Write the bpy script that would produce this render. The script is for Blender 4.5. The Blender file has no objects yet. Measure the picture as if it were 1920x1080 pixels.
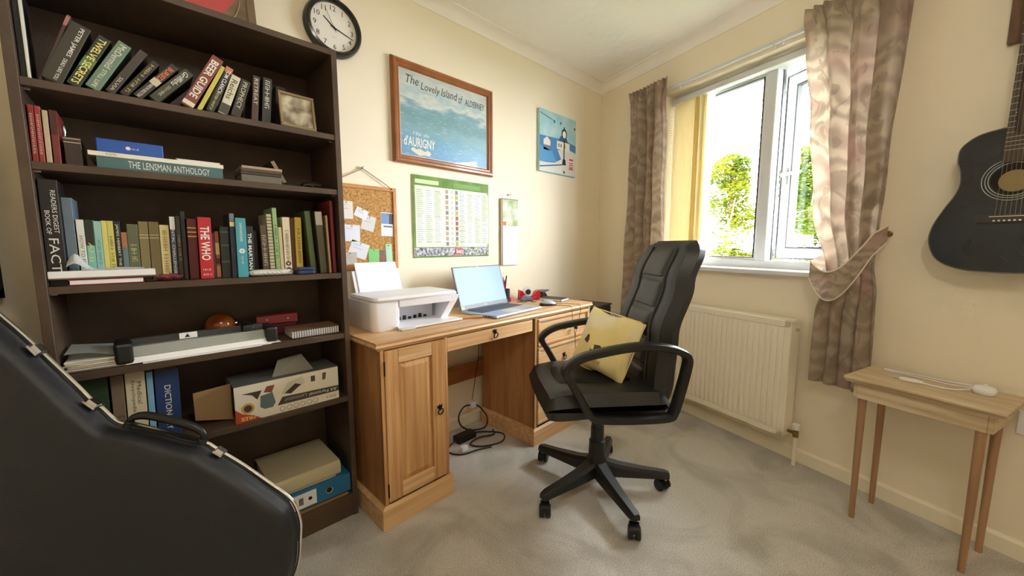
import bpy, bmesh, math, random
from mathutils import Vector, Matrix, noise as mnoise
random.seed(7)
SC = bpy.context.scene
COL = SC.collection
PI = math.pi

# ------------------------------------------------------------------ camera
cam_d = bpy.data.cameras.new('camera'); cam_d.sensor_width = 36.0
cam_d.lens = 720.04 * 36.0 / 1920.0; cam_d.clip_start = 0.02; cam_d.clip_end = 200
cam = bpy.data.objects.new('camera', cam_d); COL.objects.link(cam); SC.camera = cam
_y, _p, _r = (math.radians(a) for a in (45.287, -6.4258, -0.034))
_F = Vector((math.cos(_y)*math.cos(_p), math.sin(_y)*math.cos(_p), math.sin(_p)))
_R = Vector((math.sin(_y), -math.cos(_y), 0)); _U = _R.cross(_F)
_R2 = _R*math.cos(_r) + _U*math.sin(_r); _U2 = _U*math.cos(_r) - _R*math.sin(_r)
_m = Matrix((_R2, _U2, -_F)).transposed().to_4x4(); _m.translation = (-2.8918, -1.8587, 1.1275)
cam.matrix_world = _m

# ------------------------------------------------------------------ sky, sun, exposure
WORLD = bpy.data.worlds.new('sky'); SC.world = WORLD; WORLD.use_nodes = True
_bg = WORLD.node_tree.nodes['Background']
_bg.inputs[0].default_value = (0.88, 0.95, 1.0, 1); _bg.inputs[1].default_value = 16.5
FILL = 15.0          # strength of the added fill globe
AW, AB, AD = (math.radians(a) for a in (-17.3218, -1.053, 1.2295))     # headings of the window wall, the bookcase, the desk
sun_d = bpy.data.lights.new('sun', 'SUN'); sun_d.energy = 3; sun_d.angle = 0.01; sun_d.color = (1, .94, .82)
sun = bpy.data.objects.new('sun', sun_d); COL.objects.link(sun); sun.rotation_euler = (math.radians(38), 0, AW + math.radians(-78))
por_d = bpy.data.lights.new('window_portal', 'AREA'); por_d.shape = 'RECTANGLE'; por_d.size = 1.2; por_d.size_y = 1.2
por_d.cycles.is_portal = True
por = bpy.data.objects.new('window_portal', por_d); COL.objects.link(por)
_pl = Vector((0.22, -1.2, 1.56)); _pl.rotate(Matrix.Rotation(AW, 3, 'Z')); por.location = _pl
por.rotation_euler = (PI/2, 0, AW + PI/2)
vs = SC.view_settings; vs.view_transform = 'Standard'; vs.look = 'None'; vs.exposure = 1.33; vs.gamma = 1.0; vs.use_curve_mapping = False
SC.cycles.max_bounces = 12; SC.cycles.diffuse_bounces = 8; SC.cycles.transparent_max_bounces = 16
SC.cycles.use_denoising = True; SC.cycles.sample_clamp_indirect = 8.0

# ------------------------------------------------------------------ materials
M = {}
def mat(name, col, rough=0.6, metal=0.0, var=0.0, scale=20.0, stretch=(1, 1, 1), bump=0.0, bscale=None, spec=0.5, coat=0.0, sheen=0.0, col2=None, detail=3.0, coords='Object', ramp=(0.35, 0.65), emit=None):
    if name in M: return M[name]
    m = bpy.data.materials.new(name); m.use_nodes = True; nt = m.node_tree; N = nt.nodes; L = nt.links
    b = N['Principled BSDF']
    c = (*col, 1)
    b.inputs['Base Color'].default_value = c; b.inputs['Roughness'].default_value = rough; b.inputs['Metallic'].default_value = metal
    b.inputs['Specular IOR Level'].default_value = spec
    if coat: b.inputs['Coat Weight'].default_value = coat; b.inputs['Coat Roughness'].default_value = 0.1
    if sheen: b.inputs['Sheen Weight'].default_value = sheen
    if emit: b.inputs['Emission Color'].default_value = (*col, 1); b.inputs['Emission Strength'].default_value = emit
    if var or col2 or bump:
        tc = N.new('ShaderNodeTexCoord'); mp = N.new('ShaderNodeMapping'); mp.inputs['Scale'].default_value = stretch
        L.new(tc.outputs[coords], mp.inputs['Vector'])
        if var or col2:
            nz = N.new('ShaderNodeTexNoise'); nz.inputs['Scale'].default_value = scale; nz.inputs['Detail'].default_value = detail
            L.new(mp.outputs[0], nz.inputs['Vector'])
            rp = N.new('ShaderNodeValToRGB'); e = rp.color_ramp.elements
            e[0].position, e[1].position = ramp
            if col2: e[0].color = (*col2, 1); e[1].color = c
            else:
                e[0].color = (*[x*(1-var) for x in col], 1); e[1].color = (*[min(1, x*(1+var)) for x in col], 1)
            L.new(nz.outputs['Fac'], rp.inputs['Fac']); L.new(rp.outputs['Color'], b.inputs['Base Color'])
        if bump:
            n2 = N.new('ShaderNodeTexNoise'); n2.inputs['Scale'].default_value = bscale or scale; n2.inputs['Detail'].default_value = 4
            L.new(mp.outputs[0], n2.inputs['Vector'])
            bp = N.new('ShaderNodeBump'); bp.inputs['Strength'].default_value = bump; bp.inputs['Distance'].default_value = 0.01
            L.new(n2.outputs['Fac'], bp.inputs['Height']); L.new(bp.outputs[0], b.inputs['Normal'])
    M[name] = m
    return m
def flat(col, rough=0.55, **k):
    return mat('paint_%02x%02x%02x_%d' % (*[int(min(1, c)*255) for c in col], int(rough*100)), col, rough, **k)
def srgb(r, g, b):
    f = lambda c: (c/12.92 if c <= .04045 else ((c+.055)/1.055)**2.4)
    return tuple(f(x/255) for x in (r, g, b))

WALL = mat('wall_paint', srgb(242, 231, 208), 0.75, bump=0.12, bscale=220)
CEIL = mat('ceiling_plaster', srgb(249, 247, 242), 0.85, bump=0.9, bscale=14)
COVE = mat('coving_paint', srgb(248, 244, 236), 0.6)
GLOSSW = mat('white_gloss_paint', srgb(244, 236, 214), 0.35)
UPVC = mat('white_upvc', srgb(216, 218, 221), 0.3)
WALN = mat('dark_walnut_laminate', srgb(80, 62, 47), 0.5, var=0.25, scale=6, stretch=(1, 1, 1), bump=0.08, bscale=120)
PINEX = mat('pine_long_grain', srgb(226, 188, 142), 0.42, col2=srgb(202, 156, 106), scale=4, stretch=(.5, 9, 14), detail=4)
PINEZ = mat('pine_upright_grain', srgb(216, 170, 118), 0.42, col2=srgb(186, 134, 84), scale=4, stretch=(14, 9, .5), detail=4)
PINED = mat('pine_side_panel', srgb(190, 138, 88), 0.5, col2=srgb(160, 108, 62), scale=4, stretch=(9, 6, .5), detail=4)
OAK = mat('limed_oak', srgb(216, 198, 168), 0.5, col2=srgb(186, 160, 124), scale=5, stretch=(10, .7, 10), detail=4)
OAKL = mat('oak_legs', srgb(178, 138, 104), 0.5, col2=srgb(150, 112, 82), scale=5, stretch=(8, 8, .6))
IRON = mat('black_iron', (.02, .018, .016), 0.45, metal=.7)
BLKP = mat('black_plastic', srgb(25, 25, 25), 0.4)
BLKL = mat('black_leather', srgb(33, 33, 32), 0.4, bump=0.12, bscale=380)
BLKLP = mat('black_leather_panel', srgb(50, 51, 50), 0.42, bump=0.12, bscale=380)
CHROME = mat('chrome', (.75, .75, .76), 0.2, metal=1.0)
STEEL = mat('brushed_steel', (.55, .56, .57), 0.35, metal=1.0)
BRASS = mat('antique_brass', srgb(150, 125, 80), 0.35, metal=1.0)
WHITEP = mat('white_plastic', srgb(238, 238, 240), 0.35)
PAPER = mat('white_paper', srgb(242, 242, 244), 0.8)
PAGES = mat('book_pages', srgb(226, 214, 186), 0.85, var=.12, scale=300, stretch=(1, 1, .05))
CORK = mat('cork', srgb(205, 160, 98), 0.9, col2=srgb(160, 112, 58), scale=90, detail=5, bump=.3, bscale=120)
ORANGEW = mat('orange_pine_frame', srgb(196, 134, 76), 0.45, var=.12, scale=8, stretch=(3, 3, 3))
RED = mat('red_plastic', srgb(190, 24, 36), 0.3)
CABLE = mat('dark_cable', srgb(40, 36, 32), 0.5)

def leaf_mat(name, c1, c2):
    m = bpy.data.materials.new(name); m.use_nodes = True; nt = m.node_tree; N = nt.nodes; L = nt.links
    for n in list(N): N.remove(n)
    o = N.new('ShaderNodeOutputMaterial'); d = N.new('ShaderNodeBsdfDiffuse'); t = N.new('ShaderNodeBsdfTranslucent'); mx = N.new('ShaderNodeMixShader')
    g = N.new('ShaderNodeTexCoord'); nz = N.new('ShaderNodeTexNoise'); nz.inputs['Scale'].default_value = 2.2
    rp = N.new('ShaderNodeValToRGB'); rp.color_ramp.elements[0].color = (*c1, 1); rp.color_ramp.elements[1].color = (*c2, 1)
    rp.color_ramp.elements[0].position = .4; rp.color_ramp.elements[1].position = .6
    L.new(g.outputs['Object'], nz.inputs['Vector']); L.new(nz.outputs['Fac'], rp.inputs['Fac'])
    L.new(rp.outputs[0], d.inputs[0]); L.new(rp.outputs[0], t.inputs[0]); mx.inputs[0].default_value = .5
    L.new(d.outputs[0], mx.inputs[1]); L.new(t.outputs[0], mx.inputs[2]); L.new(mx.outputs[0], o.inputs[0])
    M[name] = m; return m
def glass_mat(name, tint=(1, 1, 1), refl=0.06):
    m = bpy.data.materials.new(name); m.use_nodes = True; nt = m.node_tree; N = nt.nodes; L = nt.links
    for n in list(N): N.remove(n)
    o = N.new('ShaderNodeOutputMaterial'); t = N.new('ShaderNodeBsdfTransparent'); t.inputs[0].default_value = (*tint, 1)
    g = N.new('ShaderNodeBsdfGlossy'); g.inputs['Roughness'].default_value = .02
    f = N.new('ShaderNodeFresnel'); f.inputs[0].default_value = 1.45
    ge = N.new('ShaderNodeNewGeometry'); iv = N.new('ShaderNodeMath'); iv.operation = 'SUBTRACT'; iv.inputs[0].default_value = 1; L.new(ge.outputs['Backfacing'], iv.inputs[1])
    fm = N.new('ShaderNodeMath'); fm.operation = 'MULTIPLY'; L.new(f.outputs[0], fm.inputs[0]); L.new(iv.outputs[0], fm.inputs[1])
    mx = N.new('ShaderNodeMixShader'); L.new(fm.outputs[0], mx.inputs[0]); L.new(t.outputs[0], mx.inputs[1]); L.new(g.outputs[0], mx.inputs[2])
    L.new(mx.outputs[0], o.inputs[0]); M[name] = m; return m
GLASS = glass_mat('window_glass')
def cloth_mat():
    m = bpy.data.materials.new('paisley_curtain_cloth'); m.use_nodes = True; nt = m.node_tree; N = nt.nodes; L = nt.links
    b = N['Principled BSDF']; b.inputs['Roughness'].default_value = .85; b.inputs['Sheen Weight'].default_value = .2
    tc = N.new('ShaderNodeTexCoord')
    n1 = N.new('ShaderNodeTexNoise'); n1.inputs['Scale'].default_value = 6; n1.inputs['Distortion'].default_value = 2.5; n1.inputs['Detail'].default_value = 2
    w = N.new('ShaderNodeTexWave'); w.wave_type = 'RINGS'; w.inputs['Scale'].default_value = 3.5; w.inputs['Distortion'].default_value = 10; w.inputs['Detail'].default_value = 2; w.inputs['Detail Scale'].default_value = 1.5
    n3 = N.new('ShaderNodeTexNoise'); n3.inputs['Scale'].default_value = 3.0
    uvs = tc.outputs['UV']
    for n in (n1, w, n3): L.new(uvs, n.inputs['Vector'])
    r1 = N.new('ShaderNodeValToRGB'); e = r1.color_ramp.elements
    e[0].position = .1; e[0].color = (*srgb(190, 174, 157), 1); e[1].position = .9; e[1].color = (*srgb(214, 200, 182), 1)
    L.new(w.outputs['Fac'], r1.inputs['Fac'])
    r3 = N.new('ShaderNodeValToRGB'); r3.color_ramp.elements[0].position = .52; r3.color_ramp.elements[1].position = .68
    L.new(n3.outputs['Fac'], r3.inputs['Fac'])
    mx = N.new('ShaderNodeMix'); mx.data_type = 'RGBA'; mx.inputs['B'].default_value = (*srgb(206, 166, 158), 1)
    ml = N.new('ShaderNodeMath'); ml.operation = 'MULTIPLY'; ml.inputs[1].default_value = .6
    L.new(r3.outputs[0], ml.inputs[0]); L.new(ml.outputs[0], mx.inputs['Factor']); L.new(r1.outputs[0], mx.inputs['A'])
    m2 = N.new('ShaderNodeMix'); m2.data_type = 'RGBA'; m2.inputs['B'].default_value = (*srgb(150, 130, 112), 1)
    r4 = N.new('ShaderNodeValToRGB'); r4.color_ramp.elements[0].position = .56; r4.color_ramp.elements[1].position = .6
    L.new(n1.outputs['Fac'], r4.inputs['Fac']); ml2 = N.new('ShaderNodeMath'); ml2.operation = 'MULTIPLY'; ml2.inputs[1].default_value = .4
    L.new(r4.outputs[0], ml2.inputs[0]); L.new(ml2.outputs[0], m2.inputs['Factor']); L.new(mx.outputs['Result'], m2.inputs['A'])
    L.new(m2.outputs['Result'], b.inputs['Base Color'])
    tr = N.new('ShaderNodeBsdfTranslucent'); L.new(m2.outputs['Result'], tr.inputs[0]); ms = N.new('ShaderNodeMixShader'); ms.inputs[0].default_value = .2
    out = N['Material Output']; L.new(b.outputs[0], ms.inputs[1]); L.new(tr.outputs[0], ms.inputs[2]); L.new(ms.outputs[0], out.inputs[0])
    M['curtain'] = m; return m
CURT = cloth_mat()
def carpet_mat():
    m = bpy.data.materials.new('beige_carpet'); m.use_nodes = True; nt = m.node_tree; N = nt.nodes; L = nt.links
    b = N['Principled BSDF']; b.inputs['Roughness'].default_value = .95; b.inputs['Sheen Weight'].default_value = .25; b.inputs['Specular IOR Level'].default_value = .1
    tc = N.new('ShaderNodeTexCoord')
    n1 = N.new('ShaderNodeTexNoise'); n1.inputs['Scale'].default_value = 260; n1.inputs['Detail'].default_value = 3
    n2 = N.new('ShaderNodeTexNoise'); n2.inputs['Scale'].default_value = 2.6; n2.inputs['Detail'].default_value = 7; n2.inputs['Distortion'].default_value = 1.6
    L.new(tc.outputs['Object'], n1.inputs['Vector']); L.new(tc.outputs['Object'], n2.inputs['Vector'])
    r1 = N.new('ShaderNodeValToRGB'); e = r1.color_ramp.elements; e[0].position = .3; e[1].position = .7
    e[0].color = (*srgb(184, 178, 168), 1); e[1].color = (*srgb(246, 242, 235), 1); L.new(n1.outputs['Fac'], r1.inputs['Fac'])
    r2 = N.new('ShaderNodeValToRGB'); e = r2.color_ramp.elements; e[0].position = .36; e[1].position = .60
    e[0].color = (.72, .71, .68, 1); e[1].color = (1, 1, 1, 1); L.new(n2.outputs['Fac'], r2.inputs['Fac'])
    mx = N.new('ShaderNodeMix'); mx.data_type = 'RGBA'; mx.blend_type = 'MULTIPLY'; mx.inputs['Factor'].default_value = 1
    L.new(r1.outputs[0], mx.inputs['A']); L.new(r2.outputs[0], mx.inputs['B']); L.new(mx.outputs['Result'], b.inputs['Base Color'])
    ad = N.new('ShaderNodeMath'); ad.operation = 'MULTIPLY_ADD'; ad.inputs[1].default_value = 3.0
    L.new(n2.outputs['Fac'], ad.inputs[0]); L.new(n1.outputs['Fac'], ad.inputs[2])
    bp = N.new('ShaderNodeBump'); bp.inputs['Strength'].default_value = .7; bp.inputs['Distance'].default_value = .012
    L.new(ad.outputs[0], bp.inputs['Height']); L.new(bp.outputs[0], b.inputs['Normal'])
    return m
CARPET = carpet_mat()

# ------------------------------------------------------------------ mesh helpers
def nb(): return bmesh.new()
def box(bm, x0, x1, y0, y1, z0, z1, bev=0.0, seg=1):
    vs_ = [bm.verts.new((x, y, z)) for z in (z0, z1) for y in (y0, y1) for x in (x0, x1)]
    fs = []
    for f in ((0, 2, 3, 1), (4, 5, 7, 6), (0, 1, 5, 4), (2, 6, 7, 3), (0, 4, 6, 2), (1, 3, 7, 5)):
        fs.append(bm.faces.new([vs_[i] for i in f]))
    if bev:
        es = list({e for f in fs for e in f.edges})
        bmesh.ops.bevel(bm, geom=es, offset=bev, segments=seg, affect='EDGES', profile=.5)
    return bm
def B_(x0, x1, y0, y1, z0, z1, bev=0.0, seg=1): return box(nb(), x0, x1, y0, y1, z0, z1, bev, seg)
def xf(bm, m, verts=None):
    bmesh.ops.transform(bm, matrix=m, verts=verts or bm.verts[:]); return bm
def hexa(bm, p):                       # eight corners: bottom 4 then top 4, each ring in order
    v = [bm.verts.new(q) for q in p]
    for f in ((3, 2, 1, 0), (4, 5, 6, 7), (0, 1, 5, 4), (1, 2, 6, 5), (2, 3, 7, 6), (3, 0, 4, 7)): bm.faces.new([v[i] for i in f])
    return bm
def prism(bm, poly, d, axis='y', at=0.0):   # polygon in the two other axes, pushed along axis from at to at+d
    def P(a, b, c): return {'y': (a, c, b), 'x': (c, a, b), 'z': (a, b, c)}[axis]
    n = len(poly); A = [bm.verts.new(P(a, b, at)) for a, b in poly]; C = [bm.verts.new(P(a, b, at+d)) for a, b in poly]
    bm.faces.new(A); bm.faces.new(C[::-1])
    for i in range(n): bm.faces.new((A[i], C[i], C[(i+1) % n], A[(i+1) % n]))
    bmesh.ops.recalc_face_normals(bm, faces=bm.faces[:]); return bm
def smooth_pts(pts, n=6, closed=False):
    P = [Vector(p) for p in pts]; out = []; N_ = len(P)
    for i in range(N_ if closed else N_-1):
        if closed: p0, p1, p2, p3 = (P[(i+k-1) % N_] for k in range(4))
        else: p0, p1, p2, p3 = P[max(i-1, 0)], P[i], P[i+1], P[min(i+2, N_-1)]
        for k in range(n):
            t = k/n
            out.append(.5*((2*p1)+(p2-p0)*t+(2*p0-5*p1+4*p2-p3)*t*t+(3*p1-p0-3*p2+p3)*t**3))
    if not closed: out.append(P[-1])
    return out
def tube(bm, pts, r, seg=8, closed=False, prof=None, up=None):
    P = [Vector(p) for p in pts]; n = len(P); rings = []
    pr = prof or [(math.cos(2*PI*k/seg), math.sin(2*PI*k/seg)) for k in range(seg)]
    u = None
    for i in range(n):
        if closed: t = (P[(i+1) % n]-P[i-1]).normalized()
        else: t = (P[min(i+1, n-1)]-P[max(i-1, 0)]).normalized()
        if up is not None: a = Vector(up); a = (a - t*a.dot(t)).normalized()
        else:
            if u is None: u = t.orthogonal().normalized()
            a = (u - t*u.dot(t)).normalized(); u = a
        b = t.cross(a); rr = r[i] if isinstance(r, (list, tuple)) else r
        rings.append([bm.verts.new(P[i]+a*x*rr+b*y*rr) for x, y in pr])
    k = len(pr)
    for i in range(n if closed else n-1):
        A, C = rings[i], rings[(i+1) % n]
        for j in range(k): bm.faces.new((A[j], A[(j+1) % k], C[(j+1) % k], C[j]))
    if not closed: bm.faces.new(rings[0][::-1]); bm.faces.new(rings[-1])
    return bm
def cyl(bm, p0, p1, r, seg=16, r1=None):
    return tube(bm, [p0, p1], [r, r if r1 is None else r1], seg)
def lathe(bm, prof, c=(0, 0, 0), seg=24, axis='z'):
    rings = []
    for r, h in prof:
        ring = []
        for k in range(seg):
            a = 2*PI*k/seg; x, y = r*math.cos(a), r*math.sin(a)
            p = {'z': (x, y, h), 'y': (x, h, y), 'x': (h, x, y)}[axis]
            ring.append(bm.verts.new((p[0]+c[0], p[1]+c[1], p[2]+c[2])))
        rings.append(ring)
    for A, C in zip(rings, rings[1:]):
        for j in range(seg): bm.faces.new((A[j], A[(j+1) % seg], C[(j+1) % seg], C[j]))
    if prof[0][0] > 1e-5: bm.faces.new(rings[0][::-1])
    if prof[-1][0] > 1e-5: bm.faces.new(rings[-1])
    bmesh.ops.remove_doubles(bm, verts=bm.verts[:], dist=1e-6)
    bmesh.ops.recalc_face_normals(bm, faces=bm.faces[:]); return bm
def grid(bm, nu, nv, fn, closed_u=False, uv=None):
    V = [[bm.verts.new(fn(i/(nu if closed_u else nu-1), j/(nv-1))) for j in range(nv)] for i in range(nu)]
    F = []
    for i in range(nu if closed_u else nu-1):
        for j in range(nv-1):
            F.append(bm.faces.new((V[i][j], V[(i+1) % nu][j], V[(i+1) % nu][j+1], V[i][j+1])))
    return V, F
def quad(bm, *p): bm.faces.new([bm.verts.new(q) for q in p]); return bm
def pillow(bm, w, h, t, n=14, power=4, pinch=.0, fn=None):      # a stuffed slab in the xz plane, thickness along y
    def P(u, v, s):
        a, b = 2*u-1, 2*v-1
        th = t*.5*max(0, (1-abs(a)**power)*(1-abs(b)**power))**.5
        k = 1-pinch*(1-abs(a*b))*max(abs(a), abs(b))**3
        p = Vector((a*w/2*k, s*th, b*h/2*k)); return fn(p) if fn else p
    for s in (-1, 1):
        grid(bm, n, n, lambda u, v: P(u, v, s))
    bmesh.ops.remove_doubles(bm, verts=bm.verts[:], dist=1e-5)
    bmesh.ops.recalc_face_normals(bm, faces=bm.faces[:]); return bm

FR = {'L': 0.0, 'W': AW, 'B': AB, 'D': AD}
def fr(f, p):
    v = Vector(p); v.rotate(Matrix.Rotation(FR[f], 3, 'Z')); return v
def link(name, bm, m, smooth=False):
    me = bpy.data.meshes.new(name)
    if isinstance(bm, bpy.types.Mesh): me = bm
    else:
        bm.normal_update(); bm.to_mesh(me); bm.free()
    if m is not None:
        me.materials.clear(); me.materials.append(m)
    if smooth:
        for p in me.polygons: p.use_smooth = True
        try: me.set_sharp_from_angle(angle=math.radians(40))
        except Exception: pass
    o = bpy.data.objects.new(name, me); COL.objects.link(o); return o
def tag(o, label=None, cat=None, group=None, kind=None):
    if label: o['label'] = label
    if cat: o['category'] = cat
    if group: o['group'] = group
    if kind: o['kind'] = kind
    return o
class T:
    """a thing: an Empty at its base; parts are given in the coordinates of its frame (own=True: relative to the base)"""
    def __init__(s, name, label, cat, f='L', base=(0, 0, 0), rot=(0, 0, 0), own=False, group=None, kind=None):
        e = bpy.data.objects.new(name, None); COL.objects.link(e); e.empty_display_size = .05
        e.location = fr(f, base); e.rotation_euler = (rot[0], rot[1], rot[2]+FR[f]); s.e = e
        s.off = Vector((0, 0, 0)) if own else -Vector(base)
        tag(e, label, cat, group, kind)
    def part(s, name, bm, m, parent=None, label=None, smooth=False, kind=None):
        if not isinstance(bm, bpy.types.Mesh): xf(bm, Matrix.Translation(s.off))
        o = link(name, bm, m, smooth); o.parent = parent or s.e
        if label: o['label'] = label
        if kind: o['kind'] = kind
        return o
def single(name, bm, m, label, cat, f='L', base=(0, 0, 0), rot=(0, 0, 0), group=None, kind=None, own=False, smooth=False):
    if not own: xf(bm, Matrix.Translation(-Vector(base)))
    o = link(name, bm, m, smooth); o.location = fr(f, base); o.rotation_euler = (rot[0], rot[1], rot[2]+FR[f])
    return tag(o, label, cat, group, kind)
def struct(name, bm, m, f='L', smooth=False, parent=None):
    o = link(name, bm, m, smooth); o.rotation_euler = (0, 0, FR[f])
    if parent: o.rotation_euler = (0, 0, 0); o.parent = parent
    else: o['kind'] = 'structure'
    return o

_tc = {}
def text_bm(s, length=None, height=None, ex=0.0003, shear=0.0, bold=0.0):
    """flat lettering in the xy plane, centred, scaled to a length and/or a height"""
    k = (s, shear, bold)
    if s[0] == '~':                 # lettering too small to read: a row of letter-sized strokes
        bm = nb(); r = random.Random(s); x = 0
        for i in range(int(s[1:])):
            if r.random() < .12: x += .5
            w_ = r.uniform(.35, .7); q = r.choice((0, 1, 2)); bars = [(x, 0, x+.13, 1)]
            if q: bars.append((x+w_-.13, 0, x+w_, 1 if q == 1 else .6))
            bars.append((x, .43, x+w_, .57)) if q != 2 else bars.append((x, .87, x+w_, 1))
            for a, b, c, d in bars: quad(bm, (a, b, 0), (c, b, 0), (c, d, 0), (a, d, 0))
            x += w_+.18
        _tc[k] = bpy.data.meshes.new('lettering'); bm.to_mesh(_tc[k]); bm.free()
    if k not in _tc:
        c = bpy.data.curves.new('lettering', 'FONT'); c.body = s; c.resolution_u = 2; c.shear = shear; c.offset = bold; c.extrude = 0.0
        o = bpy.data.objects.new('lettering', c); COL.objects.link(o)
        dg = bpy.context.evaluated_depsgraph_get(); dg.update()
        me = bpy.data.meshes.new_from_object(o.evaluated_get(dg)); bpy.data.objects.remove(o); bpy.data.curves.remove(c)
        _tc[k] = me
    bm = nb(); bm.from_mesh(_tc[k])
    if not bm.verts: return bm
    xs = [v.co.x for v in bm.verts]; ys = [v.co.y for v in bm.verts]
    w, h = max(xs)-min(xs), max(ys)-min(ys)
    cx, cy = (max(xs)+min(xs))/2, (max(ys)+min(ys))/2
    sx = sy = 1
    if length and height: sx, sy = length/w, height/h
    elif length: sx = sy = length/w
    elif height: sx = sy = height/h
    for v in bm.verts: v.co = Vector(((v.co.x-cx)*sx, (v.co.y-cy)*sy, 0))
    return bm
def put(bm, o, X, Y):      # lay flat lettering out with its x axis along X and its y axis along Y
    X, Y = Vector(X).normalized(), Vector(Y).normalized(); Z = X.cross(Y)
    m = Matrix((X, Y, Z)).transposed().to_4x4(); m.translation = o
    return xf(bm, m)
# ================================================================== the room
CZ = 2.423
def wpt(x, y): v = fr('W', (x, y, 0)); return (v.x, v.y)
c_end = wpt(0, -3.3)
XL, YB = -4.3, c_end[1]
poly = [(-4.45, .15), (.25, .15), wpt(.3, -3.5), (-4.45, YB-.15)]
bm = nb(); prism(bm, poly, -.1, 'z', 0.0); struct('floor', bm, CARPET)
bm = nb(); prism(bm, poly, .12, 'z', CZ); struct('ceiling', bm, CEIL)
struct('wall_left', B_(-4.45, .3, 0, .14, 0, CZ), WALL)
struct('wall_rear', B_(-4.45, c_end[0]+.3, YB-.14, YB, 0, CZ), WALL)
struct('wall_side', B_(-4.45, XL, YB, 0, 0, CZ), WALL)
WY0, WY1, WZ0, WZ1 = -.665, -1.80, .985, 2.14
bm = nb(); box(bm, 0, .24, WY0, .1, 0, CZ); box(bm, 0, .24, -3.5, WY1, 0, CZ); box(bm, 0, .24, WY1, WY0, 0, WZ0-.02); box(bm, 0, .24, WY1, WY0, WZ1, CZ)
struct('wall_window', bm, WALL, 'W')
# skirting boards with a chamfered top
def skirt(name, f, along, a0, a1, sgn):
    pr = [(0, 0), (.016, 0), (.016, .058), (.008, .068), (0, .068)]
    bm = nb()
    if along == 'x': prism(bm, [(-p*sgn, z) for p, z in pr], a1-a0, 'x', a0)
    else: prism(bm, [(-p*sgn, z) for p, z in pr], a1-a0, 'y', a0)
    struct(name, bm, GLOSSW, f)
skirt('baseboard_left', 'L', 'x', -4.3, 0, 1)
skirt('baseboard_window', 'W', 'y', -3.3, 0, 1)
# coving: a hollow quarter round with a small step at each edge
d = .063
prof = [(0, 0), (.006, 0), (.006, .008)] + [(.008+(d-.016)*(1-math.cos(a)), .008+(d-.014)*math.sin(a)) for a in [PI/2*k/8 for k in range(9)]]
prof = [(0, CZ-d), (.005, CZ-d), (.007, CZ-d+.006)] + [(.007+(d-.012)*(1-math.cos(PI/2*k/8)), CZ-d+.006+(d-.011)*math.sin(PI/2*k/8)) for k in range(1, 9)] + [(d-.001, CZ-.005), (d, CZ-.003), (d, CZ), (0, CZ)]
bm = nb(); prism(bm, [(-p, z) for p, z in prof], 4.4, 'x', -4.35); struct('trim_1', bm, COVE, smooth=True)
bm = nb(); prism(bm, [(-p, z) for p, z in prof], 3.4, 'y', -3.38); struct('trim_2', bm, COVE, 'W', smooth=True)

# ------------------------------------------------------------------ window
FX0, FX1 = .115, .18
w = bpy.data.objects.new('window_1', None); COL.objects.link(w); w.rotation_euler = (0, 0, AW); w['kind'] = 'structure'
w['label'] = 'white plastic window with a fixed pane and an open casement'
def wp(name, bm, m, parent=None): 
    o = link(name, bm, m); o.parent = parent or w; return o
def ring(y0, y1, z0, z1, t, x0, x1, bev=.004):
    bm = nb(); box(bm, x0, x1, y1, y0, z0, z0+t, bev); box(bm, x0, x1, y1, y0, z1-t, z1, bev); box(bm, x0, x1, y0-t, y0, z0+t, z1-t, bev); box(bm, x0, x1, y1, y1+t, z0+t, z1-t, bev); return bm
wp('outer_frame', ring(WY0, WY1, WZ0, WZ1, .052, FX0, FX1), UPVC)
wp('mullion', B_(FX0-.006, FX1, -1.335, -1.270, WZ0+.05, WZ1-.05, .008, 2), UPVC)
wp('glazing_bead', ring(WY0-.05, -1.272, WZ0+.05, WZ1-.05, .016, FX0+.012, FX1-.01, .003), UPVC)
GASK = flat(srgb(70, 70, 72), .6)
wp('gasket', ring(WY0-.066, -1.255, WZ0+.066, WZ1-.066, .004, FX0+.010, .149, 0), GASK)
for a in (-1.340, -1.270): wp('gasket', B_(FX1-.02, FX1+.004, a, a+.005, WZ0+.05, WZ1-.05), GASK)
wp('pane', B_(.15, .156, -1.272, WY0-.05, WZ0+.05, WZ1-.05), GLASS)
box_ = nb(); box(box_, FX0-.02, FX0, WY1, WY0, 2.085, WZ1, .003); wp('head_trim', box_, UPVC)
# the casement, hung on its far side and pushed open outwards
SW = .455
sa = bpy.data.objects.new('open_casement', None); COL.objects.link(sa); sa.parent = w; sa.location = (FX1-.01, -1.752, 0); sa.rotation_euler = (0, 0, math.radians(-16))
sz0, sz1 = WZ0+.062, WZ1-.062
bm = nb(); t = .062
for a in ((0, SW, sz0, sz0+t), (0, SW, sz1-t, sz1), (0, t, sz0+t, sz1-t), (SW-t, SW, sz0+t, sz1-t)): box(bm, -.03, .03, a[0], a[1], a[2], a[3], .005)
wp('sash_frame', bm, UPVC, sa)
wp('pane', B_(-.003, .003, t, SW-t, sz0+t, sz1-t), GLASS, sa)
bm = nb(); g_ = .006
for a in ((t-.002, SW-t+.002, sz0+t-.002, sz0+t+g_), (t-.002, SW-t+.002, sz1-t-g_, sz1-t+.002), (t-.002, t+g_, sz0+t, sz1-t), (SW-t-g_, SW-t+.002, sz0+t, sz1-t)): box(bm, -.032, -.004, a[0], a[1], a[2], a[3])
wp('gasket', bm, GASK, sa)
bm = nb(); box(bm, -.034, -.026, SW-.002, SW+.005, sz0, sz1); box(bm, -.034, -.026, 0, SW, sz0-.004, sz0+.003); box(bm, -.034, -.026, 0, SW, sz1-.003, sz1+.004); wp('seal', bm, GASK, sa)
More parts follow.
